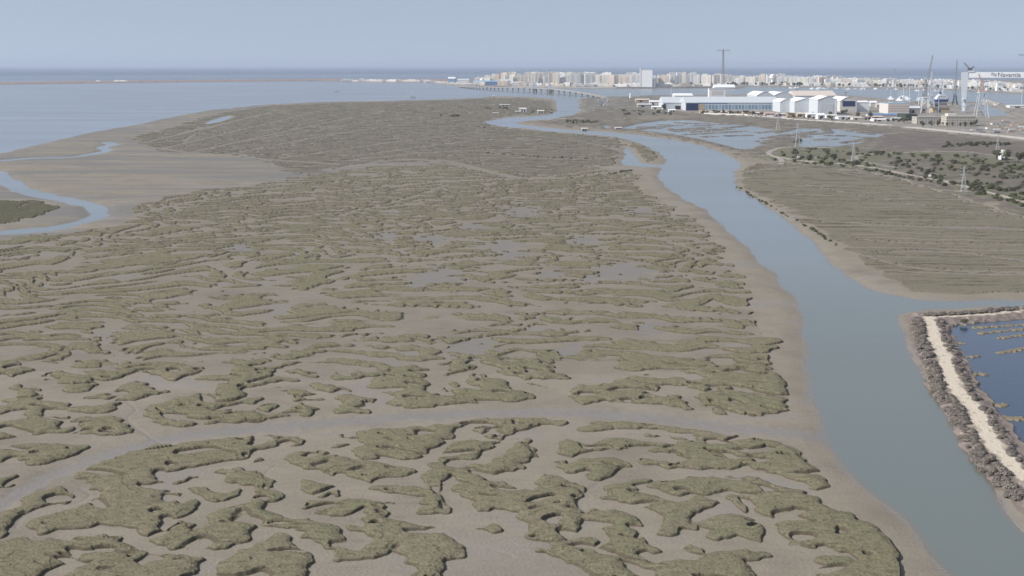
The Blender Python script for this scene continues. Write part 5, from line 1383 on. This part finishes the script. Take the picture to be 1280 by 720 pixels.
for a, ba, sc, lb in ((1038.5, 146.8, 1.9, 'dark tree in front of the largest gabled hall'), (1052, 144, 1.7, 'dark tree at the left foot of the arched hangar'), (1057, 143, 1.7, 'dark tree before the dark opening of the arched hangar'),
                      (1072.5, 147.8, 1.8, 'dark tree below the blank white hall'), (1088.5, 148.4, 1.9, 'dark tree at the left end of the blue-roofed shed'), (829, 137.0, 1.9, 'round dark tree against the leftmost hall'),
                      (1245.5, 199.5, 1.8, 'dark tree left of the farmhouse'), (1257.5, 201.5, 1.9, 'dark tree right in front of the farmhouse'), (1273, 202.5, 1.7, 'dark tree right of the farmhouse'),
                      (1279, 199.5, 1.4, 'dark tree at the right picture edge behind the farmhouse'), (1003, 144.6, 1.2, 'tree beside the yellowish tan house'), (1016, 144, 1.1, 'tree between the tan and white houses')):
    tree(a, ba, sc, lb)
for k in range(95):
    a = rr.uniform(905, 1290); ba = shore(a) + rr.uniform(-1.0, .7)
    tree(a, ba, rr.uniform(1.8, 3.0), 'dark tree in the row along the far promenade', 'trees along the far promenade')
for k in range(30):
    a = rr.uniform(600, 900); ba = shore(a) + rr.uniform(-2.6, -.6)
    tree(a, ba, rr.uniform(1.5, 2.6), 'small dark tree between the waterfront buildings left of the mast', 'trees between the far waterfront buildings')
for k in range(46):
    a = rr.uniform(868, 1135); ba = float(np.interp(a, [868, 935, 1000, 1060, 1135], [141.6, 144.0, 148.5, 151.5, 154.3])) + rr.uniform(-1.2, .3)
    tree(a, ba, rr.uniform(.7, 1.35), 'small dark tree in the hedge row between the pale road and the yard huts', 'hedge trees along the pale road')
for k in range(34):
    a = rr.uniform(1148, 1222); ba = rr.uniform(152.5, 159.2)
    tree(a, ba, rr.uniform(.8, 1.4), 'small dark tree before the beige office blocks', 'trees before the beige office blocks')
def shrub(a, ba, meshes, nm, sc, label, group, jit=0.0):
    X, Y = G(a, ba, 1.0)
    X += rr.uniform(-jit, jit); Y += rr.uniform(-jit, jit)
    o = bpy.data.objects.new(nm, rr.choice(meshes)); C.objects.link(o); o.location = (X, Y, ground_z(X, Y) - .15); o.rotation_euler = (0, 0, rr.uniform(0, 6.28)); o.scale = (sc * rr.uniform(.9, 1.4), sc * rr.uniform(.85, 1.2), sc * rr.uniform(.8, 1.15))
    tag(o, label, 'shrub', group)
GZ = [(962, 208), (970, 189), (1005, 186), (1060, 185), (1090, 191), (1240, 196), (1290, 206), (1290, 262), (1200, 234), (1110, 212), (1066, 208), (1000, 202)]
GZ = np.array(GZ, float); n_ = 0
while n_ < 270:
    a, ba = rr.uniform(960, 1290), rr.uniform(185, 262)
    if not pip(GZ, np.array([a]), np.array([ba]))[0]: continue
    X, Y = G(a, ba)
    dn = float(samp(N_MID, np.array([X / 1.5]), np.array([Y / 1.5]))[0])
    if dn < 0.0 and rr.random() < .75: continue
    shrub(a, ba, shr_g, 'green_shrub', rr.uniform(.7, 1.7), 'green bush in the scrub between the two marsh tracks', 'green bushes of the scrub between the tracks'); n_ += 1
for k in range(64):
    t01 = rr.random(); a = 1000 + 290 * t01; ba = float(np.interp(a, [1000, 1062, 1100, 1130, 1170, 1200, 1230, 1290], [202.5, 208.5, 215, 221, 228.5, 236, 244, 260.5])) + rr.uniform(-.8, 2.2)
    shrub(a, ba, shr_g, 'green_shrub', rr.uniform(.7, 1.4), 'dark bush in the line along the lower edge of the long track', 'bushes lining the long track')
for a, ba, sc in ((1165, 222.5, 1.9), (1192, 231.0, 1.6), (1222, 238.5, 2.2), (1226, 239.5, 1.8), (1206, 233, 1.5), (1214, 236, 1.7), (1070, 207, 2.0), (1066, 206, 1.8), (1011, 200.2, 1.9), (1000, 176.5, 2.2), (994, 178.3, 1.9)):
    shrub(a, ba, shr_g[:1], 'green_shrub', sc, 'large dark bush beside the long track', 'large dark bushes beside the long track')
for k in range(40):
    a = rr.uniform(1178, 1262); ba = rr.gauss(181.5, 1.2)
    shrub(a, ba, shr_g[:1], 'dark_shrub', rr.uniform(.9, 1.8), 'dark bush on the brown plain above the farmhouse track', 'dark bushes on the brown plain')
for k in range(44):
    a, ba = (rr.uniform(705, 745), rr.uniform(151.5, 154.5)) if k % 2 else (rr.uniform(770, 850), rr.uniform(139, 145))
    shrub(a, ba, shr_g, 'dark_shrub', rr.uniform(1.0, 2.2), 'dark bush on the bank between river loop and salt pans' if k % 2 else 'dark bush on the rough ground left of the halls', 'bushes on the bank by the river loop' if k % 2 else 'bushes on the rough ground left of the halls')
for k in range(26):
    a, ba = rr.choice(((rr.uniform(600, 640), rr.uniform(134.5, 137)), (rr.uniform(550, 575), rr.uniform(145, 148)), (rr.uniform(655, 690), rr.uniform(137, 142))))
    shrub(a, ba, shr_g, 'dark_shrub', rr.uniform(.9, 2.0), 'dark bush on the marsh point near the ruined houses', 'bushes on the marsh point')

def bushline(pts, n, sc0, sc1, spreadpx, label, group, mesh=None):
    ps = [np.array(p, float) for p in smooth_line(pts, 5)]
    for k in range(n):
        t_ = rr.random() * (len(ps) - 1.001); i = int(t_); p = ps[i] + (ps[i + 1] - ps[i]) * (t_ - i)
        shrub(p[0] + rr.uniform(-2, 2), p[1] + rr.uniform(-spreadpx, spreadpx), mesh or shr_g, 'dark_shrub', rr.uniform(sc0, sc1), label, group)
bushline([(921, 232), (945, 247), (975, 264), (1010, 284), (1045, 306)], 46, .3, .75, .8, 'small dark bush on the eroded river edge of the right-hand marsh', 'bushes on the river edge of the right marsh')
bushline([(765, 163), (800, 167), (840, 171), (880, 178), (910, 185), (935, 189)], 70, .4, 1.0, .6, 'dark brown bush on the bank dividing the river from the salt pans', 'bushes on the bank between river and salt pans', shr_s)
bushline([(640, 162), (700, 167), (750, 172), (785, 177), (810, 186), (818, 193)], 60, .4, .9, .5, 'dark bush on the left river bank opposite the salt pans', 'bushes on the left river bank', shr_s)
bushline([(604, 158), (612, 162), (660, 166)], 24, .5, 1.1, .5, 'dark bush at the sharp bend of the river loop', 'bushes at the bend of the river loop', shr_s)
bushline([(604, 191), (680, 197), (768, 199)], 40, .3, .7, .4, 'dark bush on the old ditch line across the upper marsh', 'bushes on the ditch line of the upper marsh')
bushline([(700, 224), (760, 218), (790, 213)], 30, .3, .7, .6, 'dark bush on the ridge leading to the side inlet', 'bushes on the ridge by the side inlet')
# saltbush belts on the dyke: the nearest bushes one by one, the remote ones as one thicket
BUSH = []
def belt(pl, offs, n, label, group, sc0, sc1):
    w = [Vector((*G(*p, 1.5), 0)) for p in smooth_line(pl, 6)]
    L_ = [0]
    for i in range(len(w) - 1): L_.append(L_[-1] + (w[i + 1] - w[i]).length)
    for k in range(n):
        l = rr.uniform(0, L_[-1]); i = min(int(np.searchsorted(L_, l)), len(w) - 1) - 1; i = max(i, 0)
        f = (l - L_[i]) / (L_[i + 1] - L_[i]); d = (w[i + 1] - w[i]).normalized()
        nrm = Vector((-d.y, d.x, 0)) if abs(d.y) > abs(d.x) else Vector((0, 1, 0))
        p = w[i].lerp(w[i + 1], f) + nrm * rr.uniform(*offs)
        q_ = to_px(p.x, p.y)
        if q_[0] > 1297 or q_[1] > 735: continue
        sc = rr.uniform(sc0, sc1)
        BUSH.append((p.length, p.x, p.y, sc, label, group))
belt(DYKE[:9] + [(1300, 622)], (-7.2, -3.3), 330, 'grey-brown saltbush in the dense belt between the river and the sandy dyke path', 'saltbushes on the river side of the dyke', .75, 1.45)
belt(DYKE[:9] + [(1300, 622)], (3.3, 5.8), 130, 'grey-brown saltbush on the strip between the sandy dyke path and the blue pond', 'saltbushes on the pond side of the dyke', .6, 1.15)
belt(DYKE_T[:5], (7.5, 13.5), 110, 'low brown saltbush along the far edge of the upper dyke', 'saltbushes along the upper dyke', .8, 1.3)
BUSH.sort()
thv, thf = [], []
for i, (dist_, X, Y, sc, lab_, grp_) in enumerate(BUSH):
    me = rr.choice(shr_s); z = ground_z(X, Y) - .2; a_ = rr.uniform(0, 6.28); sv = (sc * rr.uniform(.9, 1.3), sc, sc * rr.uniform(.8, 1.1))
    if i < 285:
        o = bpy.data.objects.new('saltbush', me); C.objects.link(o); o.location = (X, Y, z); o.rotation_euler = (0, 0, a_); o.scale = sv
        tag(o, lab_, 'shrub', grp_)
    else:
        k0 = len(thv); ca, sa = math.cos(a_), math.sin(a_)
        for v in me.vertices:
            u, w = v.co.x * sv[0], v.co.y * sv[1]
            thv.append((X + u * ca - w * sa, Y + u * sa + w * ca, z + v.co.z * sv[2]))
        thf += [tuple(q + k0 for q in p.vertices) for p in me.polygons]
me = bpy.data.meshes.new('saltbush_thicket'); me.from_pydata(thv, [], thf); me.update(); me.materials.append(m_salt)
o = bpy.data.objects.new('saltbush_thicket', me); C.objects.link(o); o['kind'] = 'stuff'
tag(o, 'remote part of the grey-brown saltbush thicket along the upper dyke', 'shrubs')
X, Y = G(1205, 402.5, 1.5)
o = bpy.data.objects.new('green_shrub', shr_g[1]); C.objects.link(o); o.location = (X, Y, ground_z(X, Y) - .1); o.scale = (1.0, .8, .9); tag(o, 'single rounded olive green bush at the upper corner of the blue pond', 'shrub')

# ------------------------------------------------------------------ sea haze over the bay
def haze_box():
    me = bpy.data.meshes.new('haze')
    a, z0, z1 = 380000.0, -7.0, 270.0
    vs = [(sx * a, sy * a, z) for z in (z0, z1) for sx, sy in ((-1, -1), (1, -1), (1, 1), (-1, 1))]
    me.from_pydata(vs, [], [(3, 2, 1, 0), (4, 5, 6, 7), (0, 1, 5, 4), (1, 2, 6, 5), (2, 3, 7, 6), (3, 0, 4, 7)])
    m = bpy.data.materials.new('haze'); m.use_nodes = True
    t = m.node_tree; t.nodes.remove(t.nodes['Principled BSDF'])
    v = t.nodes.new('ShaderNodeVolumePrincipled')
    v.inputs['Color'].default_value = (.70, .78, .93, 1)
    v.inputs['Density'].default_value = HAZE
    v.inputs['Anisotropy'].default_value = 0.1
    t.links.new(v.outputs[0], t.nodes['Material Output'].inputs['Volume'])
    me.materials.append(m)
    o = bpy.data.objects.new('haze', me); C.objects.link(o)
    o['kind'] = 'stuff'; o['label'] = 'thin pale blue sea haze lying over the bay'; o['category'] = 'haze'
HAZE = 2.2e-5
haze_box()
